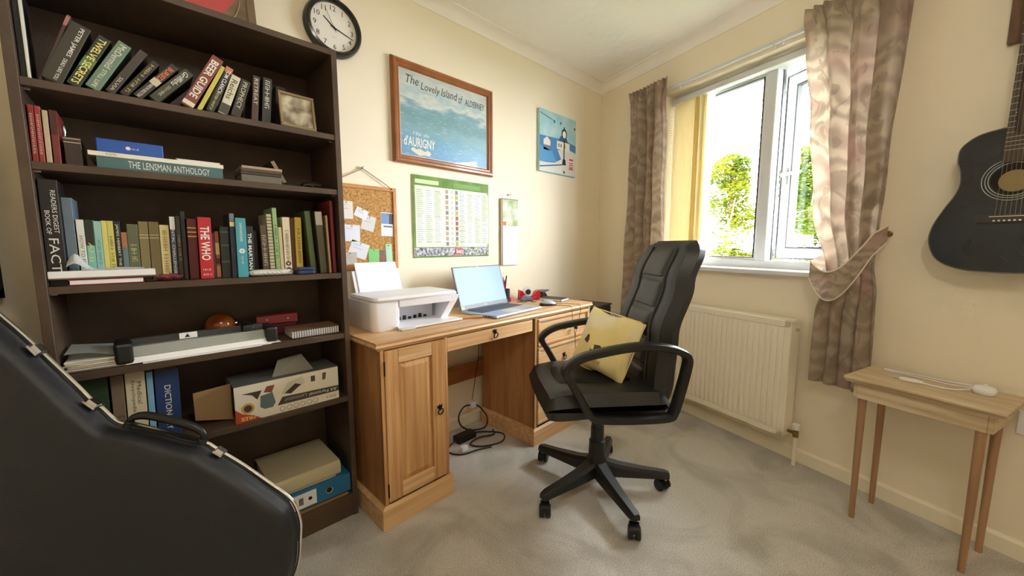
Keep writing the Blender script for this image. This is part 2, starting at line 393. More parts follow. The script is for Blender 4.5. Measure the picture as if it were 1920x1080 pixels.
bm = nb(); box(bm, -.046, -.03, SW-.045, SW-.02, 1.47, 1.57, .004); box(bm, -.062, -.046, SW-.042, SW-.022, 1.515, 1.54, .004); box(bm, -.064, -.05, SW-.15, SW-.022, 1.519, 1.536, .005)
wp('handle', bm, STEEL, sa)
bm = nb(); prism(bm, [(-.034, WZ0-.021), (-.038, WZ0-.016), (-.038, WZ0+.002), (-.034, WZ0+.006), (FX0+.004, WZ0+.006), (FX0+.004, WZ0-.021)], 1.215, 'y', -1.85); wp('window_sill', bm, UPVC)
# vertical blind, drawn back to the left: head rail, slats side by side, chain
BLR = mat('cream_blind_fabric', srgb(232, 220, 178), .8)
BLR2 = mat('white_blind_fabric', srgb(236, 238, 238), .8)
t = T('vertical_blind', 'cream vertical blind gathered at the left side of the window', 'blind', 'W', (.06, -.82, 2.135))
t.part('head_rail', B_(.045, .085, -1.78, -.68, 2.078, 2.112, .003), UPVC)
for k in range(12):
    y = -.715-.018*k
    bm = nb(); v, _ = grid(bm, 5, 2, lambda u, q: (.035+.075*u+.0, y+.006*math.sin(u*PI)-.012*u, 1.025+1.05*q)); 
    bmesh.ops.solidify(bm, geom=bm.faces[:], thickness=.0012)
    t.part('slat', bm, BLR)
for k in range(2):
    bm = nb(); grid(bm, 5, 2, lambda u, q: (.07+.02*k+.006*math.sin(u*PI), -.875-.04*k-.062*u, 1.025+1.05*q)); bmesh.ops.solidify(bm, geom=bm.faces[:], thickness=.0012)
    t.part('slat', bm, BLR2 if k else BLR)
for y in (-.70, -.708):
    bm = nb()
    for k in range(55):
        z = 1.15+k*.0168; bmesh.ops.create_icosphere(bm, subdivisions=1, radius=.0032, matrix=Matrix.Translation((.03, y, z)))
    t.part('bead_chain', bm, WHITEP)
# curtain track
t = T('curtain_track', 'white plastic curtain track above the window', 'curtain rail', 'W', (-.05, -1.17, 2.165))
bm = nb(); box(bm, -.030, -.012, -2.02, -.38, 2.158, 2.176, .003); t.part('track', bm, UPVC)
for y in (-.45, -.95, -1.45, -1.95): t.part('bracket', B_(-.024, -.001, y-.01, y+.01, 2.17, 2.182, .002), UPVC)
for y in (-.79, -.81, -1.38, -1.42): t.part('glider', B_(-.027, -.015, y-.004, y+.004, 2.144, 2.16, .001), UPVC)

# ------------------------------------------------------------------ curtains
def curtain(name, label, yl, yr, z0, z1, folds, amp, xc, cat='curtain', seed=0, head=True):
    rnd = random.Random(seed); ph = [rnd.uniform(-.5, .5) for _ in range(9)]
    t = T(name, label, cat, 'W', (xc, (yl(z1)+yr(z1))/2, z0))
    nu, nv = folds*12+1, 60
    def P(u, v):
        z = z0+(z1-z0)*v
        a = u+.02*math.sin(5*v+ph[0])*math.sin(PI*u)
        y = yl(z)+(yr(z)-yl(z))*a
        w = math.sin(2*PI*folds*u+ph[1]+.5*math.sin(3*v+ph[2]))+.35*math.sin(2*PI*folds*1.7*u+ph[3]+2*v)
        hh = max(0, (z-(z1-.10))/.10)
        A = amp(z)*(1-.55*hh*head)
        if hh > 0 and head: w = w*(1-hh)+hh*1.2*math.sin(2*PI*folds*2.6*u)
        return (xc-A*w-.004*math.sin(20*v+u*9), y+.012*math.cos(2*PI*folds*u+ph[4])*(1-hh), z)
    bm = nb(); V, F = grid(bm, nu, nv, P)
    uvl = bm.loops.layers.uv.new('UVMap')
    idx = {}
    for i in range(nu):
        for j in range(nv): idx[V[i][j]] = (i/(nu-1)*1.0, j/(nv-1)*1.7)
    for f in F:
        for l in f.loops: l[uvl].uv = idx[l.vert]
    bmesh.ops.solidify(bm, geom=bm.faces[:], thickness=.002)
    o = t.part('cloth', bm, CURT, smooth=True); return t
def lerp(pts):
    def f(z):
        for (z0, a), (z1, b) in zip(pts, pts[1:]):
            if z <= z1:
                k = (z-z0)/(z1-z0); k = k*k*(3-2*k); return a+(b-a)*k
        return pts[-1][1]
    return f
LC = curtain('curtain', 'long paisley curtain hanging straight at the corner side of the window', lerp([(.4, -.405), (1.9, -.455), (2.12, -.44), (2.225, -.405)]), lerp([(.4, -.78), (1.9, -.75), (2.1, -.735), (2.225, -.75)]), .47, 2.225, 4, lambda z: .026, -.075, seed=3)
RC = curtain('curtain', 'paisley curtain pulled aside by a tieback, beside the hanging guitar', lerp([(.4, -1.70), (.80, -1.705), (1.0, -1.735), (1.3, -1.665), (1.7, -1.625), (2.05, -1.575), (2.225, -1.54)]), lerp([(.4, -1.925), (.9, -1.915), (1.05, -1.895), (1.5, -1.91), (2.225, -1.945)]), .475, 2.225, 4, lambda z: .03 if z > 1.3 else (.018 if .85 < z < 1.1 else .024), -.075, seed=5)
# tieback band: a crescent of the same cloth swept round the curtain to a ring on a hook
t = T('curtain_tieback', 'crescent cloth tieback holding the right-hand curtain to its ring', 'tieback', 'W', (-.12, -1.8, .95))
def TB(u, v):
    a = u
    y = -1.665-.262*a
    zc = 1.01-.10*math.sin(PI*min(1, a*1.15))*(1-.25*a)+.16*a**2.2
    hw = .022+.045*math.sin(PI*min(1, .14+.76*a))
    x = -.075-.062*math.sin(PI*min(1, a*.85+.12))**.6
    return (x, y, zc+hw*(2*v-1))
bm = nb(); V, F = grid(bm, 25, 7, TB); uvl = bm.loops.layers.uv.new('UVMap')
for f in F:
    for l in f.loops: l[uvl].uv = (l.vert.co.y*2, l.vert.co.z*2)
bmesh.ops.solidify(bm, geom=bm.faces[:], thickness=.003); t.part('band', bm, CURT, smooth=True)
def TB2(u, v):
    p = TB(0, v); y = -1.665-.06*u; return (p[0]+.075*u**.6, y, 1.01+.075*u+(p[2]-1.01)*(1-.2*u)-.0)
bm = nb(); V, F = grid(bm, 6, 5, TB2); uvl = bm.loops.layers.uv.new('UVMap')
for f in F:
    for l in f.loops: l[uvl].uv = (l.vert.co.y*2, l.vert.co.z*2)
bmesh.ops.solidify(bm, geom=bm.faces[:], thickness=.003); t.part('band_return', bm, CURT, smooth=True)
PIPE = mat('cream_piping', srgb(220, 208, 186), .8)
bm = nb(); tube(bm, [Vector(TB(k/24, 1))+Vector((-.002, 0, 0)) for k in range(25)], .003, 6); tube(bm, [Vector(TB(k/24, 0))+Vector((-.002, 0, 0)) for k in range(25)], .003, 6); t.part('piping', bm, PIPE)
t = T('tieback_hook', 'small metal hook and ring on the wall beside the right-hand curtain', 'hook', 'W', (-.0, -1.9, 1.16))
bm = nb(); lathe(bm, [(.011, 0), (.013, -.004), (.009, -.008), (.004, -.012), (.004, -.04), (.009, -.046), (.007, -.054), (.0, -.058)], (-.001, -1.903, 1.172), 14, 'x'); t.part('hook', bm, BRASS, smooth=True)
bm = nb(); tube(bm, [(-.035+.0*k, -1.892+.016*math.cos(2*PI*k/20), 1.152+.016*math.sin(2*PI*k/20)) for k in range(20)], .0022, 6, True); t.part('ring', bm, STEEL, smooth=True)

# ------------------------------------------------------------------ outside
SOF = mat('white_soffit_board', srgb(238, 234, 222), .5)
t = T('eaves', 'white boarded eaves with a round vent above the window outside', 'eaves', 'W', (.5, -1.2, 2.2))
for k in range(12):
    y = .5-.33*k
    t.part('soffit_board', B_(.26, .83, y-.318, y, 2.205, 2.217, .004), SOF)
t.part('fascia', B_(.835, .85, -3.5, .5, 2.192, 2.33), mat('dark_gutter', srgb(90, 84, 78), .5))
bm = nb(); lathe(bm, [(.055, 2.205), (.055, 2.198), (.046, 2.196), (.044, 2.2), (.0, 2.2)], (.52, -.93, 0), 24); t.part('vent', bm, mat('soffit_vent', srgb(205, 198, 182), .6), smooth=True)
LEAF1 = leaf_mat('sunny_leaves', (.10, .105, .006), (.045, .065, .005))
LEAF2 = leaf_mat('green_leaves', (.075, .10, .006), (.033, .055, .005))
BARK = mat('bark', srgb(110, 92, 66), .9, var=.3, scale=12)
def tree(name, label, x, y, z0, z1, rad, n, lm, seed, crowns):
    rnd = random.Random(seed); t = T(name, label, 'tree', 'W', (x, y, -3.0), group='trees outside the window')
    bm = nb(); tube(bm, [(x, y, -3.0), (x+.05, y+.04, (z0-3)/2), (x, y-.05, z0+.3), (x+.05, y, z1-.3)], [.14, .11, .07, .02], 8); t.part('trunk', bm, BARK)
    bm = nb()
    for k in range(9):
        a = rnd.uniform(0, 2*PI); zz = rnd.uniform(z0, z1-.4); r = rnd.uniform(.4, .9)*rad
        tube(bm, [(x, y, zz), (x+.5*r*math.cos(a), y+.5*r*math.sin(a), zz+.15), (x+r*math.cos(a), y+r*math.sin(a), zz+.5)], [.03, .018, .006], 5)
    t.part('branch', bm, BARK)
    vs_, fs = [], []
    for k in range(n):
        c = crowns[rnd.randrange(len(crowns))]
        while True:
            p = Vector((rnd.uniform(-1, 1), rnd.uniform(-1, 1), rnd.uniform(-1, 1)))
            if p.length < 1: break
        p = Vector((x+c[0]+p.x*c[3], y+c[1]+p.y*c[3], c[2]+p.z*c[3]*c[4]))
        if mnoise.noise(p*2.1+Vector((seed, 0, 0))) < -.2: continue
        s = rnd.uniform(.022, .045); q = Matrix.Rotation(rnd.uniform(0, 6.28), 3, 'Z') @ Matrix.Rotation(rnd.uniform(-1.2, 1.2), 3, 'X')
        i = len(vs_)
        for a, b in ((-1, 0), (0, -.5), (1, 0), (0, .5)): vs_.append(p+q @ Vector((a*s, b*s, .15*s*abs(a))))
        fs.append((i, i+1, i+2, i+3))
    me = bpy.data.meshes.new('foliage'); me.from_pydata([tuple(v+t.off) for v in vs_], [], fs)
    t.part('foliage', me, lm, kind='stuff')
tree('leafy_tree', 'sunlit yellow-green tree behind the fixed window pane', 4.2, 1.62, -.2, 2.8, .5, 17000, LEAF1, 11, [(0, 0, .7, .6, 1.0), (.1, -.1, 1.2, .5, .9), (0, -.05, 1.8, .42, 1.0), (.1, .05, 2.35, .36, .9), (.2, -.25, .8, .4, .8)])
tree('leafy_tree', 'bushy green tree seen through the open casement', 4.0, .3, -.4, 2.8, .5, 17000, LEAF2, 23, [(0, 0, .8, .6, 1.0), (.1, -.1, 1.4, .5, .9), (0, .05, 2.0, .4, .9), (0, -.1, 2.5, .3, .9)])
GRASS = mat('lawn', (.05, .06, .025), .95, var=.3, scale=3)
bm = nb(); box(bm, .3, 30, -20, 20, -3.1, -3.0); o = struct('ground_outside', bm, GRASS, 'W')

# ------------------------------------------------------------------ radiator
t = T('radiator', 'white panel radiator on the wall under the window', 'radiator', 'W', (-.07, -1.25, .14))
RY0, RY1, RZ0, RZ1 = -.82, -1.606, .14, .747
RW = mat('radiator_enamel', srgb(242, 234, 214), .35)
bm = nb(); x = -.108
n = 24; pts = []
per = (RY0-RY1-.06)/n
def RP(u, v):
    y = RY0-.03+(RY1-RY0+.06)*u; z = RZ0+.035+(RZ1-RZ0-.07)*v
    ph = (u*n) % 1.0
    g = max(0, min(1, 5*(.5-abs(ph-.5))-.55)); e = max(0, min(1, min(v, 1-v)*22-.4))
    return (x-.008*g*e, y, z)
V, F = grid(bm, n*6+1, 14, RP)
t.part('ribbed_panel', bm, RW, smooth=True)
bm = nb(); box(bm, x, -.092, RY1, RY0, RZ0, RZ0+.036, .003); box(bm, x, -.092, RY1, RY0, RZ1-.036, RZ1, .003); box(bm, x, -.092, RY1, RY1+.032, RZ0, RZ1, .003); box(bm, x, -.092, RY0-.032, RY0, RZ0, RZ1, .003); t.part('panel_rim', bm, RW)
t.part('end_cap', B_(x+.002, -.03, RY1-.003, RY1+.002, RZ0+.01, RZ1-.002, .001), RW)
t.part('end_cap', B_(x+.002, -.03, RY0-.002, RY0+.003, RZ0+.01, RZ1-.002, .001), RW)
bm = nb(); box(bm, x+.004, -.03, RY1, RY0, RZ1-.003, RZ1+.002, .001)
t.part('top_grille', bm, RW)
t.part('rear_panel', B_(-.045, -.03, RY1+.01, RY0-.01, RZ0+.01, RZ1-.01), RW)
bm = nb(); cyl(bm, (-.065, RY1-.003, RZ1-.045), (-.065, RY1-.016, RZ1-.045), .009, 10); t.part('bleed_valve', bm, CHROME)
bm = nb(); cyl(bm, (-.065, RY1, .17), (-.065, RY1-.035, .17), .008, 10); lathe(bm, [(.0, .15), (.013, .152), (.013, .182), (.009, .186), (.0, .188)], (-.065, RY1-.04, 0), 12); t.part('valve_body', bm, BRASS, smooth=True)
bm = nb(); lathe(bm, [(.0, .19), (.014, .19), (.018, .197), (.017, .218), (.0, .222)], (-.065, RY1-.04, 0), 16); t.part('valve_cap', bm, WHITEP, smooth=True)
bm = nb(); cyl(bm, (-.065, RY1-.04, .0), (-.065, RY1-.04, .152), .0085, 12); t.part('pipe', bm, RW, smooth=True)
for y in (RY0-.15, RY1+.15): t.part('bracket', B_(-.032, -.0005, y-.015, y+.015, RZ0+.08, RZ1-.08), RW)
# wall sockets
def socket(y, z, label):
    t = T('wall_socket', label, 'socket', 'W', (0, y, z))
    t.part('face_plate', B_(-.011, -.0005, y-.072, y+.072, z-.043, z+.043, .003), WHITEP)
    for s in (-.035, .035):
        bm = nb(); box(bm, -.0118, -.0108, y+s-.003, y+s+.003, z+.008, z+.018); box(bm, -.0118, -.0108, y+s-.014, y+s-.008, z-.012, z-.007); box(bm, -.0118, -.0108, y+s+.008, y+s+.014, z-.012, z-.007); t.part('pin_holes', bm, BLKP)
        t.part('switch', B_(-.014, -.0108, y+s*.45-.006, y+s*.45+.006, z+.022, z+.034, .001), WHITEP)
socket(-.235, .548, 'white double socket low in the corner behind the chair')
socket(-2.375, .50, 'white wall socket beside the small table under the guitar')
# ================================================================== bookcase
BX0, BX1, BF, BBK, BZT = -3.0644, -2.2853, -.3713, -.066, 1.840
SH = {1: 1.538, 2: 1.337, 3: 1.0186, 4: .7787, 5: .518, 6: .095}
t = T('bookcase', 'tall dark walnut bookcase with six shelves full of books', 'bookcase', 'B', ((BX0+BX1)/2, (BF+BBK)/2, 0))
bt = .0195
t.part('side_panel', B_(BX0, BX0+bt, BF, BBK, 0, BZT, .001), WALN); t.part('side_panel', B_(BX1-bt, BX1, BF, BBK, 0, BZT, .001), WALN)
t.part('top_panel', B_(BX0+bt, BX1-bt, BF, BBK, BZT-.02, BZT, .001), WALN)
for k in range(1, 7): t.part('shelf', B_(BX0+bt, BX1-bt, BF+.003, BBK-.004, SH[k]-.02, SH[k], .001), WALN)
t.part('plinth', B_(BX0+bt, BX1-bt, BF+.006, BF+.02, 0, SH[6]-.02), WALN)
t.part('back_panel', B_(BX0+bt, BX1-bt, BBK-.004, BBK-.001, .075, BZT-.02), WALN)
for k in range(1, 6):
    for x in (BX0+bt+.006, BX1-bt-.006): t.part('shelf_peg', B_(x-.006, x+.006, BF+.03, BF+.036, SH[k]-.024, SH[k]-.02), STEEL)

def book(sh, u, lean, th, h, off, col, label, title=None, tcol=(.9, .9, .88), dep=.13, tsize=.62, tlen=.75, tpos=.5, pages=True, bands=(), two=None, group=None, rough=.5, bold=.0, shear=0, tops=None, name='book', zoff=0.0):
    """spine at the shelf front; u = lower left corner of the spine along the shelf, lean in degrees towards the right"""
    dep = min(dep, BBK-.008-(BF+off))
    a = math.radians(lean); z = SH[sh]+.0006+zoff+(th*math.sin(a) if a > 0 else 0)
    t = T(name, label, 'book', 'B', (u, BF+off, z), (0, a, 0), own=True, group=group or 'books on the bookcase shelves')
    c = flat(col, rough); ct = .0016
    bm = nb(); box(bm, 0, th, 0, .003, 0, h, .0008); box(bm, 0, ct, .003, dep, 0, h); box(bm, th-ct, th, .003, dep, 0, h); t.part('cover', bm, c)
    t.part('pages', B_(ct, th-ct, .003, dep-.004, .0025, h-.003), PAGES)
    def lab(s, size, ln, pos, cc, across=.5):
        H = th*size; Lg = h*ln
        b = text_bm(s, Lg, H, shear=shear, bold=bold)
        put(b, (th*across, -.0004, h*(1-pos)), (0, 0, -1), (1, 0, 0)); t.part('title', b, flat(cc, .5))
    if title: lab(title, tsize, tlen, tpos, tcol)
    for s, size, ln, pos, cc, ac in (two or ()): lab(s, size, ln, pos, cc, ac)
    for z0, z1, cc in bands: t.part('spine_band', B_(.0002, th-.0002, -.0003, .0002, h*z0, h*z1), flat(cc, .5))
    return t
def C(r, g, b): return srgb(r, g, b)
BK = 'books leaning on the top shelf'
wht = C(232, 232, 226)
# top shelf
book(1, -3.044, 0, .011, .268, .03, C(20, 20, 22), 'tall black book upright at the left end of the top shelf', group=BK)
book(1, -3.0325, 0, .005, .262, .02, C(226, 224, 212), 'thin white booklet standing beside the tall black book', group=BK, dep=.02)
book(1, -3.024, 19.5, .007, .205, .06, C(96, 70, 66), 'thin grey and red book leaning at the left of the top shelf', group=BK, bands=((.85, .98, C(190, 120, 116)),))
book(1, -3.011, 22.5, .036, .168, .02, C(58, 54, 44), 'thick dark book lettered PETER JAMES DEAD LIKE YOU', group=BK, two=(('PETER JAMES', .3, .5, .3, wht, .62), ('DEAD LIKE YOU', .2, .36, .78, wht, .62)), bold=.01)
book(1, -2.969, 26.5, .024, .157, .02, C(40, 50, 32), 'dark green book with yellow lettering TWELVE SECRETS', 'TWELVE SECRETS', C(236, 226, 130), tlen=.9, tsize=.6, group=BK, bold=.015, bands=((.36, .56, C(92, 122, 70)),))
book(1, -2.936, 28.5, .027, .155, .02, C(108, 134, 112), 'sage green book lettered McDermid STILL LIFE', group=BK, two=(('McDermid', .5, .5, .3, wht, .5), ('STILL LIFE', .32, .36, .78, wht, .5)))
book(1, -2.899, 31, .018, .152, .02, C(62, 52, 44), 'dark brown book with small white lettering, sixth along the leaning row', 'SILVIA', C(206, 200, 184), tlen=.3, tpos=.8, tsize=.4, group=BK)
book(1, -2.872, 35, .017, .132, .02, C(44, 38, 30), 'black book with gold lettering leaning low on the top shelf', '~9', C(196, 174, 110), tlen=.8, tsize=.42, group=BK)
book(1, -2.845, 39.5, .020, .142, .02, C(46, 40, 34), 'dark book with orange lettering BURIED', group=BK, two=(('BURIED', .62, .36, .28, C(224, 120, 70), .5), ('SHARON BOLTON', .4, .4, .78, C(214, 210, 196), .5)), bands=((.40, .54, C(206, 196, 166)),), bold=.01)
book(1, -2.812, 41, .024, .134, .02, C(58, 60, 44), 'olive black book lettered Griffiths leaning furthest over', group=BK, two=(('Griffiths', .55, .42, .28, wht, .5), ('~7', .3, .3, .7, C(190, 190, 160), .5)), shear=.3)
book(1, -2.742, 28, .029, .187, .02, C(134, 62, 44), 'russet book with big white lettering BEER GUIDE', 'BEER GUIDE', wht, tlen=.74, tsize=.66, tpos=.45, bold=.02, group=BK, bands=((.03, .10, C(226, 220, 200)),))
book(1, -2.705, 25.5, .011, .163, .02, C(202, 190, 84), 'thin yellow book leaning beside the beer guide', group=BK)
book(1, -2.6835, 23, .019, .160, .02, C(40, 38, 32), 'black book with white lettering TOM CLANCY', group=BK, two=(('TOM CLANCY', .55, .52, .32, wht, .55), ('~8', .34, .4, .76, C(196, 190, 110), .5)), bands=((.88, 1, C(190, 120, 96)),), bold=.01)
book(1, -2.653, 19.5, .024, .134, .02, C(214, 208, 182), 'cream book lettered Reichs on the top shelf', 'Reichs', C(40, 36, 32), tlen=.5, tsize=.62, tpos=.36, group=BK, bands=((.02, .26, C(70, 64, 54)),))
book(1, -2.620, 17, .025, .126, .02, C(50, 46, 36), 'dark book lettered PROPHECY on the top shelf', 'PROPHECY', C(208, 204, 184), tlen=.72, tsize=.5, tpos=.42, group=BK)
book(1, -2.563, 5.5, .019, .150, .03, C(76, 52, 46), 'maroon book lettered RETREAT near the photo frame', 'RETREAT', C(206, 204, 190), tlen=.56, tsize=.55, tpos=.34, group=BK)
book(1, -2.533, 5, .026, .152, .03, C(48, 48, 42), 'black book with silver lettering beside the small photo frame', '~7', C(206, 206, 198), tlen=.6, tsize=.5, tpos=.36, group=BK)
book(1, -2.478, 4, .03, .158, .10, C(40, 32, 28), 'dark book standing behind the small photo frame', group=BK)
# framed sepia photo
t = T('photo_frame', 'small gilt frame with a sepia photo on the top shelf', 'photo frame', 'B', (-2.42, BF+.015, SH[1]+.003), (math.radians(-8), 0, math.radians(4)), own=True)
GILT = mat('dull_gilt', srgb(150, 128, 92), .45, metal=.5)
bm = nb(); W_, H_, tt = .118, .122, .009
for a in ((-W_/2, W_/2, 0, tt), (-W_/2, W_/2, H_-tt, H_), (-W_/2, -W_/2+tt, tt, H_-tt), (W_/2-tt, W_/2, tt, H_-tt)): box(bm, a[0], a[1], 0, .012, a[2], a[3], .0015)
t.part('frame', bm, GILT)
SEP = mat('sepia_print', srgb(206, 194, 166), .4, col2=srgb(104, 90, 70), scale=22, detail=2)
t.part('photo', B_(-W_/2+tt, W_/2-tt, .006, .009, tt, H_-tt), SEP)
t.part('back_board', B_(-W_/2+.002, W_/2-.002, .0095, .0115, .002, H_-.002), BLKP)
t.part('strut', hexa(nb(), [(-.012, .012, .085), (.012, .012, .085), (.012, .014, .085), (-.012, .014, .085), (-.012, .012, .09), (.012, .012, .09), (.012, .014, .09), (-.012, .014, .09)]), BLKP)
# second shelf
G2 = 'books on the second shelf'
for k, (u, h, c, ln, pl) in enumerate(((-3.0435, .142, (150, 42, 38), .7, 'red book at the very left of the second shelf'), (-3.0325, .141, (164, 60, 50), .7, 'second red book from the left on the second shelf'), (-3.0205, .133, (196, 178, 148), 0, 'thin cream book between the red books on the second shelf'), (-3.0085, .136, (122, 44, 38), 0, 'dark red book right of the cream one on the second shelf'))):
    book(2, u, .8, .0095 if k < 3 else .013, h, .03, C(*c), pl, '~11' if ln else None, C(214, 190, 170), tlen=.7, tsize=.45, group=G2, bands=((.55, 1, C(74, 26, 26)),) if k == 3 else ())
book(2, -2.988, 0, .031, .074, .03, C(58, 44, 34), 'short brown leather book with two pale bands on its spine', group=G2, bands=((.80, .83, C(190, 170, 140)), (.93, .96, C(190, 170, 140))))
t = T('silver_ornament', 'slim silver ornament standing behind the short brown book', 'ornament', 'B', (-2.99, BF+.06, SH[2]+.001))
bm = nb(); lathe(bm, [(.006, 0), (.006, .004), (.002, .01), (.002, .09), (.004, .1), (.003, .115), (0, .12)], (-2.9905, BF+.11, SH[2]+.001), 10); t.part('stem', bm, STEEL, smooth=True)
# flat books
def flat_book(name, label, sh, x0, x1, z0, z1, off, dep, col, title=None, tcol=wht, tl=.6, th=.5, tx=.5, cat='book', rot=0, group=None, spine=True):
    t = T(name, label, cat, 'B', ((x0+x1)/2, BF+off, SH[sh]+z0), (0, 0, rot), own=True, group=group)
    w = (x1-x0)/2; h = z1-z0-.0004; c = flat(col, .5)
    bm = nb(); box(bm, -w, w, 0, dep, 0, .0018); box(bm, -w, w, 0, dep, h-.0018, h)
    if spine: box(bm, -w, w, 0, .003, .0018, h-.0018)
    t.part('cover', bm, c); t.part('pages', B_(-w+.003, w-.003, .003 if spine else .002, dep-.003, .002, h-.002), PAGES if spine else PAPER)
    if title:
        b = text_bm(title, 2*w*tl, h*th); put(b, (-w+2*w*tx, -.0004, h/2), (1, 0, 0), (0, 0, 1)); t.part('title', b, flat(tcol, .5))
    return t
flat_book('book', 'teal hardback lying flat lettered THE LENSMAN ANTHOLOGY', 2, -2.931, -2.654, .001, .033, .02, .19, C(74, 110, 112), 'THE LENSMAN ANTHOLOGY', tl=.66, th=.62, tx=.55)
flat_book('book', 'thin white book lettered RSPB lying on the teal hardback', 2, -2.946, -2.651, .0335, .0455, .02, .2, C(234, 230, 214), 'RSPB', C(190, 160, 90), .07, .6, .15)
t = T('blue_box', 'small blue box with a white logo lying on the thin white book', 'box', 'B', (-2.861, BF+.03, SH[2]+.046), own=True)
t.part('body', B_(-.0685, .0685, 0, .09, 0, .037, .002), flat(C(30, 84, 170), .45))
bm = text_bm('~6', .016, .005); put(bm, (.008, -.0006, .016), (1, 0, 0), (0, 0, 1)); t.part('logo', bm, flat(wht))
bm = nb(); cyl(bm, (-.006, .0004, .017), (-.006, -.0006, .017), .005, 14); t.part('logo', bm, flat(wht))
flat_book('booklet', 'pale booklet lying on the right half of the thin white book', 2, -2.764, -2.655, .0465, .0545, .045, .14, C(240, 234, 214), cat='booklet', spine=False)
t = T('cd_stack', 'small stack of disc cases on a grey box on the second shelf', 'disc cases', 'B', (-2.545, BF+.03, SH[2]+.001))
t.part('grey_box', B_(-2.603, -2.485, BF+.03, BF+.15, SH[2]+.001, SH[2]+.026, .001), flat(C(110, 104, 88)))
for k in range(3): t.part('disc_case', B_(-2.605+.002*k, -2.484+.001*k, BF+.028, BF+.15, SH[2]+.0265+.0095*k, SH[2]+.0355+.0095*k, .001), flat([C(70, 58, 48), C(90, 76, 62), C(176, 150, 128)][k], .3))
t = T('leaning_case', 'thin dark case leaning against the stack of disc cases', 'case', 'B', (-2.474, BF+.09, SH[2]+.001), (0, math.radians(-27), 0), own=True)
t.part('case', B_(.014, .026, 0, .12, .008, .092, .001), flat(C(64, 54, 46), .4)); t.part('edge', B_(.0138, .0262, -.0006, 0, .01, .09), flat(C(150, 134, 112), .4))
t = T('spectacles_case', 'small dark spectacles case at the right end of the second shelf', 'case', 'B', (-2.37, BF+.06, SH[2]+.001), own=True)
bm = nb(); pillow(bm, .075, .045, .03, 12, 4); xf(bm, Matrix.Translation((0, .025, .0155)) @ Matrix.Rotation(PI/2, 4, 'X')); t.part('shell', bm, flat(C(44, 34, 30), .3), smooth=True)
bm = nb(); tube(bm, [(-.02+.018*math.cos(a), -.004, .008+.006*math.sin(a)) for a in [PI*k/8 for k in range(9)]], .001, 6); t.part('clasp', bm, STEEL)
